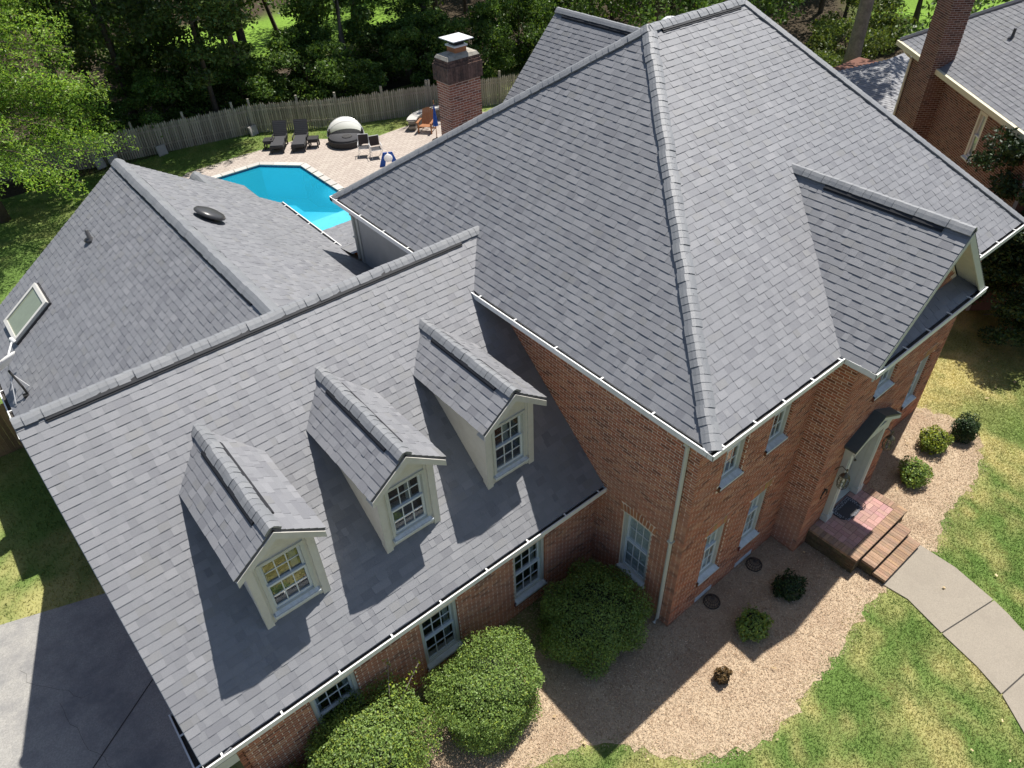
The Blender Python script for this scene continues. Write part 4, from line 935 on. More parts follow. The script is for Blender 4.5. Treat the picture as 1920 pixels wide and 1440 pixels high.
mb = MB(); mb.box((-.1,-.42,-.06),(.1,-.28,.0)); mb.build('mount_foot', M_IRON, dsh)

# ------------------------------------------------------------------ plants
def leafcloud(P, size, tint, up=.35, nrm=None, aspect=.55):
    """a leaf-sized quad at each point, bent along its midrib"""
    n = len(P); d = RNG.normal(size=(n, 3))
    if nrm is not None: d = d*.65+nrm
    d[:, 2] += up; d /= np.linalg.norm(d, axis=1)[:, None]
    a = np.cross(d, RNG.normal(size=(n, 3))); a /= np.linalg.norm(a, axis=1)[:, None]; b = np.cross(d, a)
    s = (size*RNG.uniform(.6, 1.35, n))[:, None]
    V = np.empty((n, 4, 3)); V[:, 0] = P-a*s; V[:, 1] = P+b*s*aspect-d*s*.12; V[:, 2] = P+a*s; V[:, 3] = P-b*s*aspect-d*s*.12
    return V.reshape(-1, 3), np.arange(4*n).reshape(n, 4), tint
def tints(n, lo=.6, hi=1.35, yel=.12):
    t = RNG.uniform(lo, hi, (n, 1))*np.ones((1, 3)); k = RNG.random(n) < yel; t[k] *= (1.5, 1.25, .8); return t
def lumpy(d, seed, amp=.16, f=2.3):
    r = np.random.default_rng(seed); ph = r.uniform(0, 6.28, (6, 3)); k = r.normal(size=(6, 3))*f
    s = np.zeros(len(d))
    for i in range(6): s += np.sin(d@k[i]*1.6+ph[i, 0])
    return 1+amp*s/2.5
def shrub_mesh(name, n, rad, size, mat, seed, flat=1.0, amp=.14, shell=.30, yel=.1, top=None, power=2.0):
    d = RNG.normal(size=(n, 3)); d /= np.linalg.norm(d, axis=1)[:, None]; d = d[d[:, 2] > -.75]
    n = len(d); r = (1-shell*RNG.random(n)**1.6)*lumpy(d, seed, amp)*(1+RNG.normal(size=n)*.025)
    d2 = d/((np.abs(d)**power).sum(1)**(1/power))[:, None]
    r *= 1-.12*np.clip(vnoise(d[:,0]*9+d[:,2]*5, d[:,1]*9+seed, 1.0)-.55, 0, 1)*2; P = d2*r[:, None]*np.array(rad); P[:, 2] += rad[2]*.85; P[:, 2] = np.maximum(P[:, 2], .03)
    t = tints(n, yel=yel)
    if top is not None: k = (d[:, 2] > .35) & (RNG.random(n) < .6); t[k] *= top
    V, F, t = leafcloud(P, size, t, nrm=d*.8)
    return npmesh(name, V, F, t, mat)
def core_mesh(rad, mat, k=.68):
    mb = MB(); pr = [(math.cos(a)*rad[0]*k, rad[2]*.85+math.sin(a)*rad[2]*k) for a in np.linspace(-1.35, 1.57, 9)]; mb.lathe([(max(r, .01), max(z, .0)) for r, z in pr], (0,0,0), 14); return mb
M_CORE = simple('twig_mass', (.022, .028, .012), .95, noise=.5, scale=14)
def shrub(name, loc, rad, n, size, mat, seed, label, cat='shrub', group=None, **kw):
    t = thing(name, label, cat, loc, 0, group)
    link('foliage', shrub_mesh('foliage', n, rad, size, mat, seed, **kw), t)
    core_mesh(rad, M_CORE).build('inner_twigs', M_CORE, t)
    mb = MB(); mb.tube([(0,0,-.02),(0,0,rad[2]*.9)], [.05*rad[0]+.015, .03*rad[0]+.01], 6); mb.build('stem', M_BARK, t); return t
shrub('boxwood_bush', (-.85,1.45,0), (1.10,1.0,.70), 36000, .022, LEAF_BOX, 1, 'large dark rounded bush in the shade of the corner', 'bush', power=2.7)
shrub('boxwood_bush', (-3.55,1.55,0), (.98,.92,.80), 42000, .021, LEAF_BOX, 2, 'sunlit clipped round bush in the middle of the mulch edge', 'bush', power=2.8)
b3 = shrub('boxwood_bush', (-5.95,2.05,0), (1.2,.95,.92), 40000, .024, LEAF_BOX, 3, 'shaggy bush at the bottom edge with sprouting shoots', 'bush', amp=.16, yel=.2)
sh_ = MB(); P_, T_ = [], []
for (a, b) in (((.75,.25,1.45),(1.0,.55,2.1)), ((.8,.1,1.3),(1.45,.3,1.75)), ((-.5,-.4,1.5),(-.7,-.7,1.9))):
    A_, B_ = Vector(a), Vector(b); sh_.tube([A_-Z*.4, A_, B_], .008, 5)
    for k in range(26): q = A_.lerp(B_, random.random()**.8); P_.append((q.x+random.gauss(0,.05), q.y+random.gauss(0,.05), q.z+random.gauss(0,.05)))
sh_.build('shoot_stem', M_BARKP, b3); P_ = np.array(P_); V_, F_, T_ = leafcloud(P_, .035, tints(len(P_), 1.0, 1.6, .4)); link('shoot', npmesh('shoot', V_, F_, T_, LEAF_BOXY), b3)
shrub('yew_hedge', (-7.6,2.2,0), (1.0,.55,.62), 7000, .032, LEAF_BOX, 4, 'low hedge at the far lower left under the gutter', 'hedge')
shrub('shrub', (8.27,-.78,0), (.38,.37,.34), 2300, .03, LEAF_BOX, 5, 'small round green shrub closest to the steps in the right bed', group='small shrubs in the mulch', yel=.35)
shrub('shrub', (9.74,-.54,0), (.41,.36,.34), 2300, .03, LEAF_BOXY, 6, 'yellow topped small shrub, middle of the three right of the steps', group='small shrubs in the mulch', top=(1.5,1.3,.9))
shrub('shrub', (10.7,-.88,0), (.31,.31,.42), 2600, .028, LEAF_DK, 7, 'dark upright shrub at the end of the bed by the lawn', group='small shrubs in the mulch', power=2.8)
shrub('shrub', (3.1,-.68,0), (.36,.30,.22), 1700, .034, LEAF_DK, 8, 'dark low shrub in shade between the bay and the walk', group='small shrubs in the mulch', amp=.25)
shrub('shrub', (1.72,-.72,0), (.37,.33,.26), 2000, .036, LEAF_BOX, 9, 'bright edged low shrub half in sun at the shadow line', group='small shrubs in the mulch', amp=.25, yel=.3)
shrub('dead_shrub', (.36,-1.0,0), (.17,.16,.22), 900, .03, LEAF_DEAD, 10, 'small dead brown shrub alone on the sunny mulch')

def limb_mesh(h, r0, crown0, spread, seed, nl=7, lean=(0, 0), mat=None, fork=None):
    r = random.Random(seed); mb = MB(); pts, rs = [], []
    for i in range(7):
        f = i/6; pts.append((lean[0]*f+r.gauss(0,.06)*f, lean[1]*f+r.gauss(0,.06)*f, h*f-.1)); rs.append(r0*(1-.75*f)*(1.35 if i == 0 else 1))
    mb.tube(pts, rs, 9); 
    for i in range(nl):
        f = r.uniform(crown0, .95); a = r.uniform(0, 6.28); L_ = spread*r.uniform(.6, 1.0)*(1.15-f*.6); p = Vector((lean[0]*f, lean[1]*f, h*f)); q = p+V3(math.cos(a)*L_*.55, math.sin(a)*L_*.55, L_*.25); e = p+V3(math.cos(a+.2)*L_, math.sin(a+.2)*L_, L_*.45)
        mb.tube([p, q, e], [r0*.38*(1-f*.5), r0*.22*(1-f*.5), .015], 6)
    return mb
def crown_mesh(name, n, h0, h1, rad, size, mat, seed, nb=46, lean=(0, 0), yel=.12, up=.35):
    r = np.random.default_rng(seed); c = []
    while len(c) < nb:
        p = r.uniform(-1, 1, 3)
        l = np.linalg.norm(p)
        if .25 < l < 1: c.append(p)
    c = np.array(c)*[rad, rad, (h1-h0)/2]+[lean[0], lean[1], (h0+h1)/2]
    br = r.uniform(.16, .34, nb)*rad; bt = r.uniform(.7, 1.3, nb); k = r.integers(0, nb, n); d = r.normal(size=(n, 3)); d /= np.linalg.norm(d, axis=1)[:, None]
    P = c[k]+d*(br[k]*(r.random(n)**.45))[:, None]*[1.25, 1.25, .7]
    t = tints(n, yel=yel)*bt[k][:, None]
    V, F, t = leafcloud(P, size, t, up=up); return npmesh(name, V, F, t, mat)
def tree(name, loc, label, trunk, crown, cat='tree', group=None, rz=0, sc=None, bark=None):
    t = thing(name, label, cat, loc, rz, group)
    if trunk: link('trunk', trunk, t, smooth=True)
    if crown: link('crown', crown, t)
    if sc: t.scale = sc
    return t
TA = limb_mesh(17, .26, .3, 4.5, 1).mesh('trunk', M_BARK); CA = crown_mesh('crown', 17000, 4.5, 18, 4.6, .13, LEAF_TREE, 1, 60)
TB = limb_mesh(12, .17, .25, 3.2, 2).mesh('trunk', M_BARK); CB_ = crown_mesh('crown', 13000, 2.6, 13, 3.3, .12, LEAF_TREE2, 2, 48)
TC = limb_mesh(7, .1, .15, 2.2, 3).mesh('trunk', M_BARK); CC = crown_mesh('crown', 9000, .5, 7.2, 2.3, .10, LEAF_TREE, 3, 36)
TP = limb_mesh(17, .22, .45, 3.8, 4).mesh('trunk', M_BARKP); CP = crown_mesh('crown', 9000, 9, 18, 3.6, .13, LEAF_TREE2, 4, 34)
CU = crown_mesh('foliage', 11000, .0, 3.3, 2.0, .075, LEAF_TREE, 5, 40); TU = limb_mesh(2.4, .06, .1, 1.2, 6).mesh('stem', M_BARK)
# feathery bright tree at upper left: drooping sprays
def feather(seed, n_br=620):
    r = np.random.default_rng(seed); P, T, limbs = [], [], MB()
    for i in range(n_br):
        f = r.uniform(.0, 1.0); h = 3.3+f*13.5; R = 5.6*(1-.5*f)*r.uniform(.75, 1.12)+.4; a = r.uniform(0, 6.283)
        tip = np.array([math.cos(a)*R, math.sin(a)*R, h-.16*R+r.uniform(-.3,.3)]); base = np.array([0, 0, h-.1*R]); tb = r.uniform(.7, 1.35)
        if i % 3 == 0: limbs.tube([base, (base+tip)/2+[0,0,.25], tip], [.045,.03,.008], 5)
        n = int(200*max(.5, R/3)); u = r.random(n)**.6; side = r.normal(size=n)*.34*(1.15-u*.75); perp = np.array([-math.sin(a), math.cos(a), 0])
        p = base+(tip-base)*u[:, None]+perp*side[:, None]; p[:, 2] += np.sin(u*3.14)*.3-.22*np.abs(side)-r.random(n)**1.5*.55; P.append(p); t = r.uniform(.75, 1.35, n)*tb; T.append(t)
    P = np.concatenate(P); T = np.concatenate(T)[:, None]*np.array([[1, 1, 1]]); k = r.random(len(P)) < .2; T[k] *= (1.35, 1.15, .8)
    V, F, T = leafcloud(P, .062, T, up=.9, aspect=.38); return npmesh('crown', V, F, T, LEAF_BRIGHT), limbs
fc, fl = feather(5)
ft_ = tree('feathery_tree', (-6.3,31.6,0), 'bright yellow green feathery tree at the upper left before the fence', limb_mesh(15, .2, .9, .5, 9, nl=1).mesh('trunk', M_BARK), fc)
fl.build('limb', M_BARK, ft_)
# trees one can tell apart
tree('tall_tree', (8.4,38.7,0), 'tall dark double trunk tree behind the loungers and the fence', TA, CA, rz=.3)
tree('tall_tree', (9.4,41.2,0), 'slim dark trunk close beside the double trunk tree', TP, CP, rz=1.3, sc=(.9,.9,1))
tree('forked_tree', (12.7,42.8,0), 'slender leaning tree standing against the bright mown lawn', limb_mesh(11, .16, .35, 3.2, 14, nl=9, lean=(-2.2,.6)).mesh('trunk', M_BARK), crown_mesh('crown', 6000, 6.5, 12, 2.8, .12, LEAF_TREE, 24, 26, lean=(-1.6,.4)))
tree('fence_tree', (13.4,36.6,0), 'leafy tree with pale trunk right behind the fence left of the chimney', limb_mesh(8.5, .2, .35, 2.6, 15).mesh('trunk', M_BARKP), crown_mesh('crown', 13000, 2.4, 9.5, 2.8, .11, LEAF_TREE, 25, 40))
tree('pale_trunk_tree', (23.6,42.0,0), 'tall tree with pale bare trunk above the chimney cap', TP, CP, rz=.5)
tree('broadleaf_tree', (4.9,35.3,0), 'dense bushy tree overhanging the fence left of the lounge chairs', TB, CB_, rz=2.0, sc=(.9,.9,.85))
tree('broadleaf_tree', (1.6,38.4,0), 'dark tree between the feathery tree and the fence bushes', TB, CB_, rz=.4, sc=(1.15,1.15,1))
tree('broadleaf_tree', (-5.5,38.5,0), 'dark tree rising behind the feathery tree', TA, CA, rz=2.6)
TH = limb_mesh(18, .2, .5, 4.0, 44).mesh('trunk', M_BARK); CHI = crown_mesh('crown', 15000, 7.5, 18.5, 4.6, .14, LEAF_TREE, 45, 60)
ct = tree('canopy_tree', (-1.5,37.2,0), 'tall straight trunk behind the fence at the left with high crown', TH, CHI, group='tall canopy trees behind the fence')
for (x, y, r_, lb) in ((6.9,36.2,2.2,'tall canopy tree behind the fence slab near the loungers'),(19.0,36.4,3.0,'tall canopy tree behind the fence right of the chimney'),(21.6,33.2,4.1,'tall canopy tree furthest right along the fence')):
    dup(ct, (x, y, 0), r_, lb, 'tall canopy trees behind the fence')
ct.scale = (1.25, 1.25, 1)
bt = limb_mesh(17, .42, .75, 3.5, 18, nl=6, lean=(-1.0,-.6)).mesh('trunk', M_BARKP)
tree('bare_trunk_tree', (31.5,15.4,0), 'big bare grey trunk leaning beside the neighbouring chimney', bt, crown_mesh('crown', 8000, 12, 19, 4.0, .14, LEAF_TREE, 28, 30, lean=(-1,-.6)))
HT, HC = limb_mesh(5.5, .12, .1, 1.5, 19).mesh('trunk', M_BARK), crown_mesh('crown', 22000, .05, 6.0, 1.75, .06, LEAF_DK, 29, 60)
h1 = tree('holly_tree', (16.9,1.9,0), 'tall dark glossy holly beside the neighbouring brick wall', HT, HC)
dup(h1, (16.2,.35,0), 1.2, 'dark holly whose foot meets the lawn right of the house', scale=(.95,.95,.72))
dup(h1, (18.0,-1.9,0), 2.2, 'dark holly at the right edge of the front lawn', scale=(1.15,1.15,.9))
# understorey shrubs along the back of the fence
us = thing('understorey_shrub', 'dark shrub behind the fence beneath the left woods', 'shrub', (-1.2,36.8,0), 0, 'dark shrubs behind the fence')
link('foliage', CU, us); link('stem', TU, us)
for (x, y, s, lab) in ((2.6,36.0,1.0,None),(6.6,35.6,1.1,None),(9.9,34.4,1.15,None),(12.2,33.8,.95,None),(16.4,32.6,1.1,None),(19.2,31.6,1.1,None),(22.5,31.8,1.3,None),(15.2,35.6,1.2,None),(11.2,37.4,1.0,None),(18,35.5,1.3,None),(26,33,1.4,None),(7.2,37.6,1.0,None),(3.8,38.8,1.2,None)):
    dup(us, (x, y, 0), random.uniform(0, 6.28), 'dark leafy understorey shrub growing behind the wooden fence', group='understorey shrubs along the fence', scale=(s, s, s*random.uniform(.8, 1.15)))
ys = thing('sunlit_shrub', 'pale sunlit shrubs beside the big bare trunk', 'shrub', (36.5,18.5,0), 0); link('foliage', crown_mesh('foliage', 6000, .05, 2.6, 2.4, .09, LEAF_TREE2, 35, 26, yel=.4), ys); link('stem', TU, ys)
dup(ys, (31,17.5,0), 1.0, 'pale sunlit shrub between the trunk and the low roof', scale=(.8,.8,.8)); dup(ys, (41,20,0), 2.0, 'pale sunlit shrub furthest behind the neighbouring chimney', scale=(1.2,1.2,1))
# woods as one mass: crowns and trunks beyond those
def woods():
    r = np.random.default_rng(77); Vs, Fs, Ts = [], [], []; off = 0; tr = MB(); spots = []
    tries = 0
    while len(spots) < 62 and tries < 4000:
        tries += 1; x = r.uniform(-14, 62); y = r.uniform(30, 74)
        f = y+.62*x
        if f < 43.5 or f > 98: continue
        if y < 41-.22*x-2 : continue
        if x > 22 and y < 22: continue
        # openings to the mown lawn behind
        ang = math.atan2(y+4.2, x+7.2); dist = math.hypot(x+7.2, y+4.2)
        if 1.135 < ang < 1.215 and dist > 45: continue
        if 1.285 < ang < 1.325 and dist > 48: continue
        if any((x-a)**2+(y-b)**2 < 9 for a, b in spots): continue
        spots.append((x, y))
    for (x, y) in [(34,24),(38,27),(42,22),(46,26),(29,27),(27,30),(50,30),(44,32),(37,31),(33,29),(48,20),(55,26),(40,14),(46,10),(52,15)]: spots.append((x, y))
    for i, (x, y) in enumerate(spots):
        h = r.uniform(13, 20); R = r.uniform(2.4, 4.2); low = r.random() < .85; h0 = r.uniform(.2, 1.6) if low else r.uniform(4, 7); h = r.uniform(7, 12) if low else h
        nb = 22; c = r.uniform(-1, 1, (nb, 3)); c /= np.maximum(1, np.linalg.norm(c, axis=1))[:, None]; c = c*[R, R, (h-h0)/2]+[x, y, (h+h0)/2]; bt_ = r.uniform(.6, 1.35, nb)
        n = 3000; k = r.integers(0, nb, n); d = r.normal(size=(n, 3)); d /= np.linalg.norm(d, axis=1)[:, None]; P = c[k]+d*(R*.36*r.random(n)**.4)[:, None]*[1.2, 1.2, .7]
        V, F, t = leafcloud(P, .15, tints(n)*bt_[k][:, None]*r.uniform(.75, 1.2)); Vs.append(V); Fs.append(F+off); Ts.append(t); off += len(V)
        tr.tube([(x, y, -.2), (x+r.normal()*.2, y+r.normal()*.2, h*.5), (x+r.normal()*.5, y+r.normal()*.5, h*.85)], [r.uniform(.14, .26), .13, .05], 7)
    link('woods', npmesh('woods', np.concatenate(Vs), np.concatenate(Fs), np.concatenate(Ts), LEAF_TREE), kind='stuff'); tr.build('woods_trunks', M_BARK, kind='stuff')
woods()
flat('leaf_litter', [(-16,37.5),(-2,34.9),(6,33.5),(9.7,31.1),(14.3,29.4),(18,27.8),(26,24),(33,17),(40,24),(26,38),(18,41),(10,42),(0,42),(-16,44)], -.02, simple('leaf_litter', (.07,.052,.035), .95, noise=.5, scale=5, bump=.6, stain=(.5,(.05,.04,.025),.6)))

# ------------------------------------------------------------------ fences
fn = thing('picket_fence', 'long weathered grey picket fence along the back of the pool yard', 'fence', (5.9,33.25,0)); fo = V3(5.9,33.25,0)
FP = [(-9.5,37.6),(-5.58,36.2),(-1.95,34.75),(5.93,33.3),(9.63,31.0),(14.23,29.2),(17.79,27.65),(20.5,26.4)]
PK = Pieces('picket', 'pickets', fn, M_FENCE)
def picket(): return ([(0,0,0),(1,0,0),(1,0,.93),(.5,0,1),(0,0,.93),(0,1,0),(1,1,0),(1,1,.93),(.5,1,1),(0,1,.93)], [(0,1,2,3,4),(9,8,7,6,5),(1,6,7,2),(2,7,8,3),(3,8,9,4),(0,4,9,5)])
rails, posts = MB(), []
for i in range(len(FP)-1):
    A_ = V3(*FP[i], 0); B_ = V3(*FP[i+1], 0); d = (B_-A_).normalized(); nn_ = V3(d.y, -d.x, 0); L_ = (B_-A_).length; s = 0
    while s < L_:
        h = 1.5+random.uniform(-.07, .05); t = random.uniform(.65, 1.25); t = round(t, 1)
        PK.add('p', picket, frame(A_+d*s-fo+nn_*random.uniform(-.012,.012), d, -nn_, Z, .088, .02, h), fn, (t, t*.98, t*.94), .1); s += random.uniform(.104, .116)
    for z in (.35, 1.1): rails.obox(A_-fo, d, Z, -nn_, (0, L_), (z, z+.08), (.03, .07))
    k = 0
    while k < L_: posts.append(A_+d*k-fo-nn_*.1); k += 2.4
PK.done(); rails.build('rail', M_FENCE, fn)
for p in posts: mb = MB(); mb.box(p-V3(.05,.05,0), p+V3(.05,.05,1.72)); mb.build('post', M_FENCE, fn)
sf = thing('side_fence', 'short brown board fence at the far left behind the house', 'fence', (-8.6,15.9,0))
for k in range(30): mb = MB(); t = random.uniform(.7, 1.2); mb.box((-k*.13-.127,0,0),(-k*.13,.02,1.55+random.uniform(-.02,.02)), (t,t,t)); mb.build('board', M_PLANK, sf)
mb = MB(); mb.box((-4,.03,.3),(0,.07,.39)); mb.box((-4,.03,1.2),(0,.07,1.29)); mb.build('rail', M_PLANK, sf)

# ------------------------------------------------------------------ pool and deck
mb = MB(); dz = .01
DL = [(-2.6,13.2),(-1.7,13.2),(-1.7,28.05),(-.1,29.62),(4.45,29.62),(6.05,28.0),(6.05,13.2),(17.5,12.6),(17.5,26),(15.0,28.9),(12.74,28.6),(9.95,28.4),(8.9,29.4),(7.17,30.9),(4.35,31.05),(1.36,30.9),(.9,30.5),(-2.6,27.2)]
mb.poly([(x, y, dz) for x, y in DL[::-1]][::-1]); mb.build('pool_deck', M_DECKP, kind='structure')
pl = thing('swimming_pool', 'turquoise swimming pool with cut corners set in a pale paver deck', 'pool', (2.2,23,0)); po = V3(2.2,23,0)
def ring(P, w_):      # offset polygon outward
    n = len(P); o = []
    for i in range(n):
        a, b, c = Vector(P[i-1]), Vector(P[i]), Vector(P[(i+1) % n]); d1 = (b-a).normalized(); d2 = (c-b).normalized(); n1 = Vector((d1.y, -d1.x)); n2 = Vector((d2.y, -d2.x)); m_ = (n1+n2); m_ = m_/m_.dot(n1); o.append(b+m_*w_)
    return o
Pi = [Vector(p) for p in POOL]; Po = ring(Pi, .33)
for i in range(len(Pi)):
    a, b, c, d = Pi[i], Pi[(i+1) % 6], Po[(i+1) % 6], Po[i]; n = max(2, round((b-a).length/.6))
    for k in range(n):
        f0, f1 = k/n+.003, (k+1)/n-.003; mb = MB(); t = random.uniform(.88, 1.1); q = [a.lerp(b, f0), a.lerp(b, f1), d.lerp(c, f1), d.lerp(c, f0)]
        mb.prism([(p.x-po.x, p.y-po.y, -.03) for p in q], (0,0,.08), (t,t,t)); mb.build('coping_stone', M_COPE, pl)
zf = lambda y: -.7 if y < 23.6 else (-.7-(y-23.6)*.31 if y < 26.8 else -1.7)
wl2 = MB(); tl = MB(); fl2 = MB()
for i in range(6):
    a, b = Pi[i]-Vector((2.2,23)), Pi[(i+1) % 6]-Vector((2.2,23)); wl2.add([(a.x,a.y,-2.6),(b.x,b.y,-2.6),(b.x,b.y,-.17),(a.x,a.y,-.17)], [(0,1,2,3)]); tl.add([(a.x,a.y,-.17),(b.x,b.y,-.17),(b.x,b.y,.0),(a.x,a.y,.0)], [(0,1,2,3)])
ysx = [17.0,23.6,26.8,29.3]
for y0, y1 in zip(ysx[:-1], ysx[1:]): fl2.add([(-1.4-2.2,y0-23,zf(y0)),(5.72-2.2,y0-23,zf(y0)),(5.72-2.2,y1-23,zf(y1)),(-1.4-2.2,y1-23,zf(y1))], [(0,1,2,3)])
wl2.build('basin_wall', M_LINER, pl); tl.build('tile_band', M_TILE, pl); fl2.build('basin_floor', M_LINER, pl)
mb = MB(); mb.box((2.5-2.2,17.0-23,-1.0),(5.70-2.2,22.9-23,-.25)); mb.box((.6-2.2,17.0-23,-1.0),(2.5-2.2,22.2-23,-.45)); mb.build('pool_step', M_LINER, pl)
mb = MB(); mb.prism([(p.x*.9995-2.2+.001, p.y-23, -2.7) for p in Pi], (0,0,2.62)); mb.build('water', M_WATER, pl)
# furniture
def lounger_proto(loc, rz, label):
    t = thing('sun_lounger', label, 'lounger', loc, rz, 'black wicker loungers by the fence')
    mb = MB(); mb.box((-.34,-1.0,.26),(.34,.25,.36)); mb.build('seat', M_WICK, t)
    mb = MB(); mb.box((-.31,-.97,.36),(.31,.23,.41)); mb.build('cushion', M_CUSH, t)
    mb = MB(); A_ = V3(0,.25,.30); vv = V3(0,.5,.86).normalized(); nn_ = V3(0,-.86,.5); mb.obox(A_, X, vv, nn_, (-.34,.34), (0,.85), (-.05,.04)); b = mb.build('backrest', M_WICK, t)
    mb = MB()
    for k in range(9): mb.obox(A_, X, vv, nn_, (-.30,.30), (.06+k*.085,.12+k*.085), (.041,.052))
    mb.build('slat', M_CUSH, b)
    for x, y in ((-.29,-.94),(.29,-.94),(-.29,.2),(.29,.2)): mb = MB(); mb.box((x-.03,y-.03,0),(x+.03,y+.03,.26)); mb.build('leg', M_WICK, t)
    for s in (-1, 1): mb = MB(); mb.box((s*.34-.025,-.35,.46),(s*.34+.025,.3,.51)); mb.box((s*.34-.025,-.35,.36),(s*.34+.025,-.3,.46)); mb.build('armrest', M_WICK, t)
    return t
l1 = lounger_proto((6.15,30.75,.01), -.62, 'black wicker lounger on the left, nearer the pool corner')
dup(l1, (7.0,30.15,.01), -.62, 'black wicker lounger on the right, next to the round daybed', 'black wicker loungers by the fence')
def side_table(loc, rz, label):
    t = thing('side_table', label, 'side table', loc, rz, 'black wicker side tables')
    mb = MB(); mb.box((-.25,-.25,.40),(.25,.25,.46)); mb.build('table_top', M_WICK, t)
    mb = MB(); mb.box((-.23,-.23,.28),(.23,.23,.40)); mb.build('apron', M_WICK, t)
    for x in (-.21,.21):
        for y in (-.21,.21): mb = MB(); mb.box((x-.03,y-.03,0),(x+.03,y+.03,.28)); mb.build('leg', M_WICK, t)
    return t
st1 = side_table((5.62,30.85,.01), -.62, 'square black side table left of the loungers'); dup(st1, (7.35,29.5,.01), -.62, 'square black side table right of the loungers', 'black wicker side tables')
db = thing('daybed', 'round black daybed with white folding canopy on the deck', 'daybed', (8.75,28.75,.01), -.62)
mb = MB(); mb.lathe([(.80,.0),(.86,.02),(.90,.30),(.88,.33),(.0,.33)], (0,0,0), 28); mb.build('base', M_WICK, db)
mb = MB(); mb.lathe([(.84,.33),(.86,.37),(.82,.42),(0,.43)], (0,0,0), 28); mb.build('mattress', M_CUSH, db, smooth=True)
mb = MB(); mb.lathe([(.0,.36),(.24,.37),(.26,.40),(.24,.44),(0,.45)], (.1,-.25,.02), 18); mb.build('round_pouf', M_WICK, db)
mb = MB(); R_ = .92; P_ = []
for i in range(9):
    ph = math.radians(-4+i*66/8)
    for j in range(17): th = math.pi*j/16; r_ = R_; P_.append((r_*math.cos(th), r_*math.sin(th)*math.cos(ph)*.98+.02, .35+r_*math.sin(th)*math.sin(ph)))
F_ = [(i*17+j, i*17+j+1, (i+1)*17+j+1, (i+1)*17+j) for i in range(8) for j in range(16)]; mb.add(P_, F_); can = mb.build('canopy', M_CANVAS, db, smooth=True)
mb = MB()
for i in (0,4,8): mb.tube([Vector(P_[i*17+j]) for j in range(17)], .014, 5)
mb.build('hoop', M_STEEL, can)
mb = MB(); mb.box((-.88,.05,.30),(-.78,.35,.62)); mb.box((.78,.05,.30),(.88,.35,.62)); mb.build('side_panel', M_WICK, db)
def patio_chair(loc, rz, label):
    t = thing('patio_chair', label, 'chair', loc, rz, 'metal patio chairs by the daybed')
    mb = MB()
    for s in (-1, 1): mb.tube([(s*.26,-.25,0),(s*.26,-.22,.62),(s*.26,.2,.64),(s*.24,.28,.95)], .014, 6); mb.tube([(s*.26,.32,0),(s*.25,.16,.42),(s*.26,.1,.64)], .014, 6)
    mb.tube([(-.24,.28,.95),(.24,.28,.95)], .014, 6); mb.tube([(-.25,-.23,.42),(.25,-.23,.42)], .012, 6); mb.build('frame', M_STEEL, t)
    mb = MB(); mb.box((-.24,-.23,.42),(.24,.2,.435)); mb.build('seat', M_CUSH, t)
    mb = MB(); mb.add([(-.23,.2,.5),(.23,.2,.5),(.23,.275,.93),(-.23,.275,.93),(-.23,.215,.5),(.23,.215,.5),(.23,.29,.93),(-.23,.29,.93)], BOXF); mb.build('backrest', simple('brown_sling', (.05,.035,.03), .7) if 'brown_sling' not in MATS else MATS['brown_sling'], t)
    return t
pc = patio_chair((8.62,26.75,.01), 2.6+3.1, 'metal sling chair nearest the round daybed'); dup(pc, (8.95,26.2,.01), -.35, 'metal sling chair nearer the house roof', 'metal patio chairs by the daybed')
bb = thing('deck_float', 'blue board with a white round pad propped up on the pool deck', 'pool board', (8.85,24.95,.01), -.5)
for s in (-1, 1): mb = MB(); mb.add([(s*.32-.13,-.06,0),(s*.32+.13,-.06,0),(s*.12+.1,.05,.62),(s*.12-.1,.05,.62),(s*.32-.13,0,0),(s*.32+.13,0,0),(s*.12+.1,.09,.62),(s*.12-.1,.09,.62)], BOXF); mb.build('panel', M_BLUE, bb)
mb = MB(); mb.lathe([(0,-.05),(.16,-.04),(.2,0),(.16,.04),(0,.05)], (0,-.08,.40), 16, ax=(X, Z, -Y)); mb.build('round_pad', M_CANVAS, bb, smooth=True)
wc = thing('wooden_chair', 'orange wooden slatted chair by the stone wall', 'chair', (12.55,27.2,.01), -.9)
mb = MB()
for k in range(6): mb.obox(V3(-.3,.18,.3), X, V3(0,.42,.9).normalized(), V3(0,-.9,.42), (k*.1+.005,k*.1+.095), (0,.85-.04*abs(k-2.5)), (0,.02))
mb.build('back_slat', M_WOOD, wc); mb = MB()
for k in range(5): mb.box((-.3,-.32+k*.1,.34-k*.012),(.3,-.23+k*.1,.36-k*.012))
mb.build('seat_slat', M_WOOD, wc)
for s in (-1, 1):
    mb = MB(); mb.box((s*.36-.06,-.4,.54),(s*.36+.06,.3,.565)); mb.build('armrest', M_WOOD, wc); mb = MB(); mb.box((s*.34-.03,-.34,0),(s*.34+.03,-.26,.54)); mb.build('leg', M_WOOD, wc)
    mb = MB(); mb.add([(s*.31-.02,-.3,.34),(s*.31+.02,-.3,.34),(s*.31+.02,.6,.02),(s*.31-.02,.6,.02),(s*.31-.02,-.3,.24),(s*.31+.02,-.3,.24),(s*.31+.02,.5,.0),(s*.31-.02,.5,.0)], BOXF); mb.build('rear_leg', M_WOOD, wc)
um = thing('folded_umbrella', 'closed blue patio umbrella leaning by the chimney', 'umbrella', (12.2,25.8,.01))
mb = MB(); mb.tube([(0,0,0),(0,0,2.0)], .02, 8); mb.build('pole', M_WOOD, um)
mb = MB()
for k in range(8):
    a = k*math.pi/4; mb.add([(0,0,2.0),(.14*math.cos(a),.14*math.sin(a),.75),(.07*math.cos(a+.4),.07*math.sin(a+.4),.78),(.14*math.cos(a+.785),.14*math.sin(a+.785),.75)], [(0,1,2),(0,2,3)])
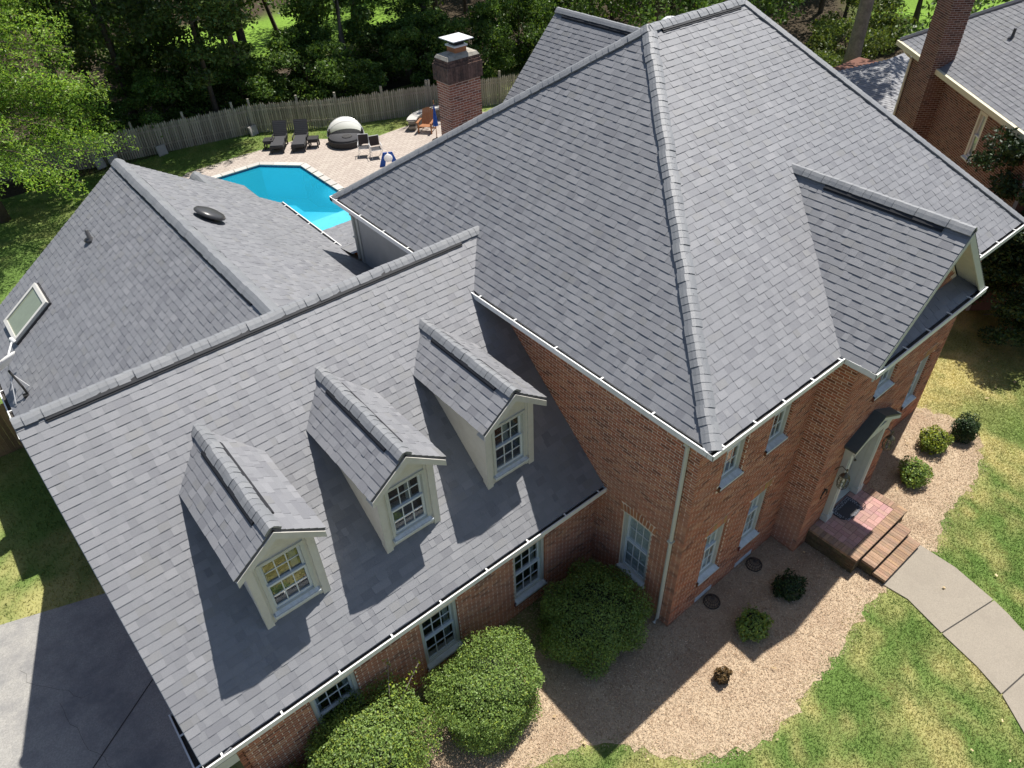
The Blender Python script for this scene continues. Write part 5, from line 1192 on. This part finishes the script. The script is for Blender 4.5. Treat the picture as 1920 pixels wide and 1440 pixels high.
mb.build('canopy', M_BLUE, um)
mb = MB(); mb.lathe([(.25,0),(.25,.06),(.05,.09),(.04,.2)], (0,0,0), 14); mb.build('base', M_IRON, um)
sw = thing('stone_wall', 'low curved stone seat wall behind the wooden chair', 'wall', (13.6,28.3,0)); cs = MB()
for row in range(4):
    for k in range(12):
        a0 = .4+k*.17+(row % 2)*.08; a1 = a0+.16; t = random.uniform(.6, 1.25); p = [V3(1.9*math.cos(a)-.2, 1.9*math.sin(a)-1.6, row*.13) for a in (a0, a1)]; q_ = [V3(1.55*math.cos(a)-.2, 1.55*math.sin(a)-1.6, row*.13) for a in (a1, a0)]
        mb = MB(); mb.prism([p[0], p[1], q_[0], q_[1]], (0,0,.12), (t,t*.97,t*.92)); mb.build('stone', M_STONE, sw)
for k in range(6):
    a0 = .38+k*.35; a1 = a0+.34; mb = MB(); mb.prism([V3(1.98*math.cos(a)-.2, 1.98*math.sin(a)-1.6, .52) for a in (a0, (a0+a1)/2, a1)]+[V3(1.48*math.cos(a)-.2, 1.48*math.sin(a)-1.6, .52) for a in (a1, (a0+a1)/2, a0)], (0,0,.06)); mb.build('cap_stone', M_COPE, sw)
def fslab(loc, rz, label):
    t = thing('leaning_slab', label, 'slab', loc, rz, 'grey slabs leaning on the picket fence'); mb = MB(); mb.add([(-.24,-.16,0),(.24,-.16,0),(.24,-.04,.46),(-.24,-.04,.46),(-.24,-.10,0),(.24,-.10,0),(.24,.02,.46),(-.24,.02,.46)], BOXF); mb.build('panel', M_SLAB, t)
    mb = MB(); mb.obox(V3(-.21,-.163,.02), X, V3(0,.25,.97).normalized(), V3(0,-.97,.25), (0,.42), (.0,.42), (.0,.008)); mb.build('face_plate', M_SLAB, t); return t
s0 = fslab((-1.5,34.45,0), .35, 'leftmost grey slab leaning on the picket fence')
for x, y, r_, lb in ((-.9,34.4,.3,'grey slab beside the leftmost one on the fence'),(1.3,33.95,.2,'lone grey slab midway along the dark fence'),(5.75,33.15,.3,'grey slab leaning on the fence behind the left lounger')): dup(s0, (x,y,0), r_, lb, 'grey slabs leaning on the picket fence')

# ------------------------------------------------------------------ neighbouring house
nb = thing('neighbour_house', 'neighbouring brown brick house with grey roof at the upper right', 'house', (21.2,7.74,0), math.atan2(-.76,-.65))
# local axes: +x runs along the gutter towards the viewer's right, +y points out of the wall towards our house is -y
# local frame: x = dd, y = rot90(dd) = inward-left; outward normal (-.76,.65) equals -y rotated
NBK = Pieces('brick', 'bricks', nb, M_BRICKN); NSH = Pieces('shingle', 'shingles', nb, M_SH)
# in local coordinates the eave runs along x at y = 0, outward is y < 0 if the rotation maps it so
OUT = -1.0 if True else 1.0
wall_y = .4
nbw = wall_with_holes('wall', V3(-1.35,wall_y,0), X, V3(0,-1,0), 8.8, 5.7, [(5.46,5.98,3.9,5.4)], M_MORTN)
nbw.parent = nb
brick_wall(nbw, V3(-1.35,wall_y,0), X, V3(0,-1,0), 8.8, 5.7, holes=[(5.46,5.98,3.9,5.4)], sset=NBK)
wnd = window(nb, V3(4.11,wall_y,3.9), X, V3(0,-1,0), .52, 1.5, cols=1, rows=1, blind=True, recess=.05, cas=.09, trim=M_CREAM)
mb = MB(); mb.box((-1.35,wall_y+.13,0),(-1.25,9,5.7)); mb.prism([(7.45,wall_y+.13,0),(7.45,9,0),(7.45,9,9.0),(7.45,6,10.2),(7.45,wall_y+.13,5.9)], (-.1,0,0)); mb.build('wall', M_BRICKN, nb)
pt = .75
rf = MB(); rf.prism([(-1.75,0,5.9),(7.8,0,5.9),(7.8,6,5.9+6*pt),(4.25,6,5.9+6*pt)], (0,0,-.08)); nrf = rf.build('roof', M_DECK, nb)
O, U, V, L = plane_from((-1.75,0,5.9), (1,0,0), (-1.75,6,5.9+6*pt)); shingle_plane(nrf, O, U, V, L, lambda v: (6*v/L, 9.5), sset=NSH)
rf = MB(); rf.prism([(-1.75,12,5.9),(-1.75,0,5.9),(4.25,6,5.9+6*pt)], (0,0,-.08)); rf.build('roof', M_SH, nb)
cl = []
mb = MB(); A_ = V3(-1.75,0,5.92); B_ = V3(4.25,6,5.92+6*pt)
mb.tube([A_, B_], .09, 6); mb.build('hip_cap', M_SH, nb)
mb = MB(); mb.box((-1.8,-.12,5.74),(.62,-.0,5.9)); mb.box((1.55,-.12,5.74),(7.8,-.0,5.9)); mb.box((-1.8,.0,5.68),(7.75,wall_y,5.73)); mb.build('gutter', simple('cream_gutter', (.62,.58,.42), .5, noise=.08), nb)
mb = MB(); mb.tube([(-1.5,-.02,5.8),(-1.3,.1,5.6),(-1.2,.33,5.4),(-1.2,.33,0)], .05, 8); mb.build('downspout', M_CREAM, nb)
mb = MB(); mb.box((.55,-.25,0),(1.62,wall_y-.005,10.3)); nch = mb.build('chimney', M_MORTN, nb)
NCB = Pieces('chimney_brick', 'chimney_bricks', nb, M_BRICKN)
brick_wall(nch, V3(.55,-.25,2.2), X, V3(0,-1,0), 1.07, 8.0, sset=NCB); brick_wall(nch, V3(1.62,-.25,2.2), Y, V3(1,0,0), .65, 8.0, sset=NCB); NCB.done()
mb = MB(); mb.lathe([(.12,0),(.05,.05),(.045,.28),(0,.29)], V3(-.2+2.6,1.55,5.9+1.55*pt), 8); mb.build('plumbing_vent', M_PLASTB, nb)
NBK.done(); NSH.done()
ng_ = thing('neighbour_outbuilding', 'low grey roofed outbuilding behind the neighbouring house', 'outbuilding', (25.5,10.5,0))
mb = MB(); mb.box((-2.6,-1.7,0),(3.5,3.3,2.95)); mb.build('wall', M_BRICKN, ng_)
OS = Pieces('shingle', 'shingles', ng_, M_SH)
rf = MB(); rf.prism([(-2.9,-2.0,3.0),(4,-2.0,3.0),(2.6,.7,3.9),(1.0,.7,3.9)], (0,0,-.06)); rr_ = rf.build('roof', M_DECK, ng_); rf = MB(); rf.prism([(-2.9,3.6,3.0),(-2.9,-2.0,3.0),(1.0,.7,3.9)], (0,0,-.06)); rr2 = rf.build('roof', M_DECK, ng_)
O, U, V, L = plane_from((-2.9,-2.0,3.0), (1,0,0), (-2.9,.7,3.9)); shingle_plane(rr_, O, U, V, L, lambda v: (3.9*v/L, 6.9-1.4*v/L), sset=OS)
O, U, V, L = plane_from((-2.9,3.6,3.0), (0,-1,0), (1.0,3.6,3.9)); shingle_plane(rr2, O, U, V, L, lambda v: (2.9*v/L, 5.6-2.7*v/L), sset=OS); OS.done()
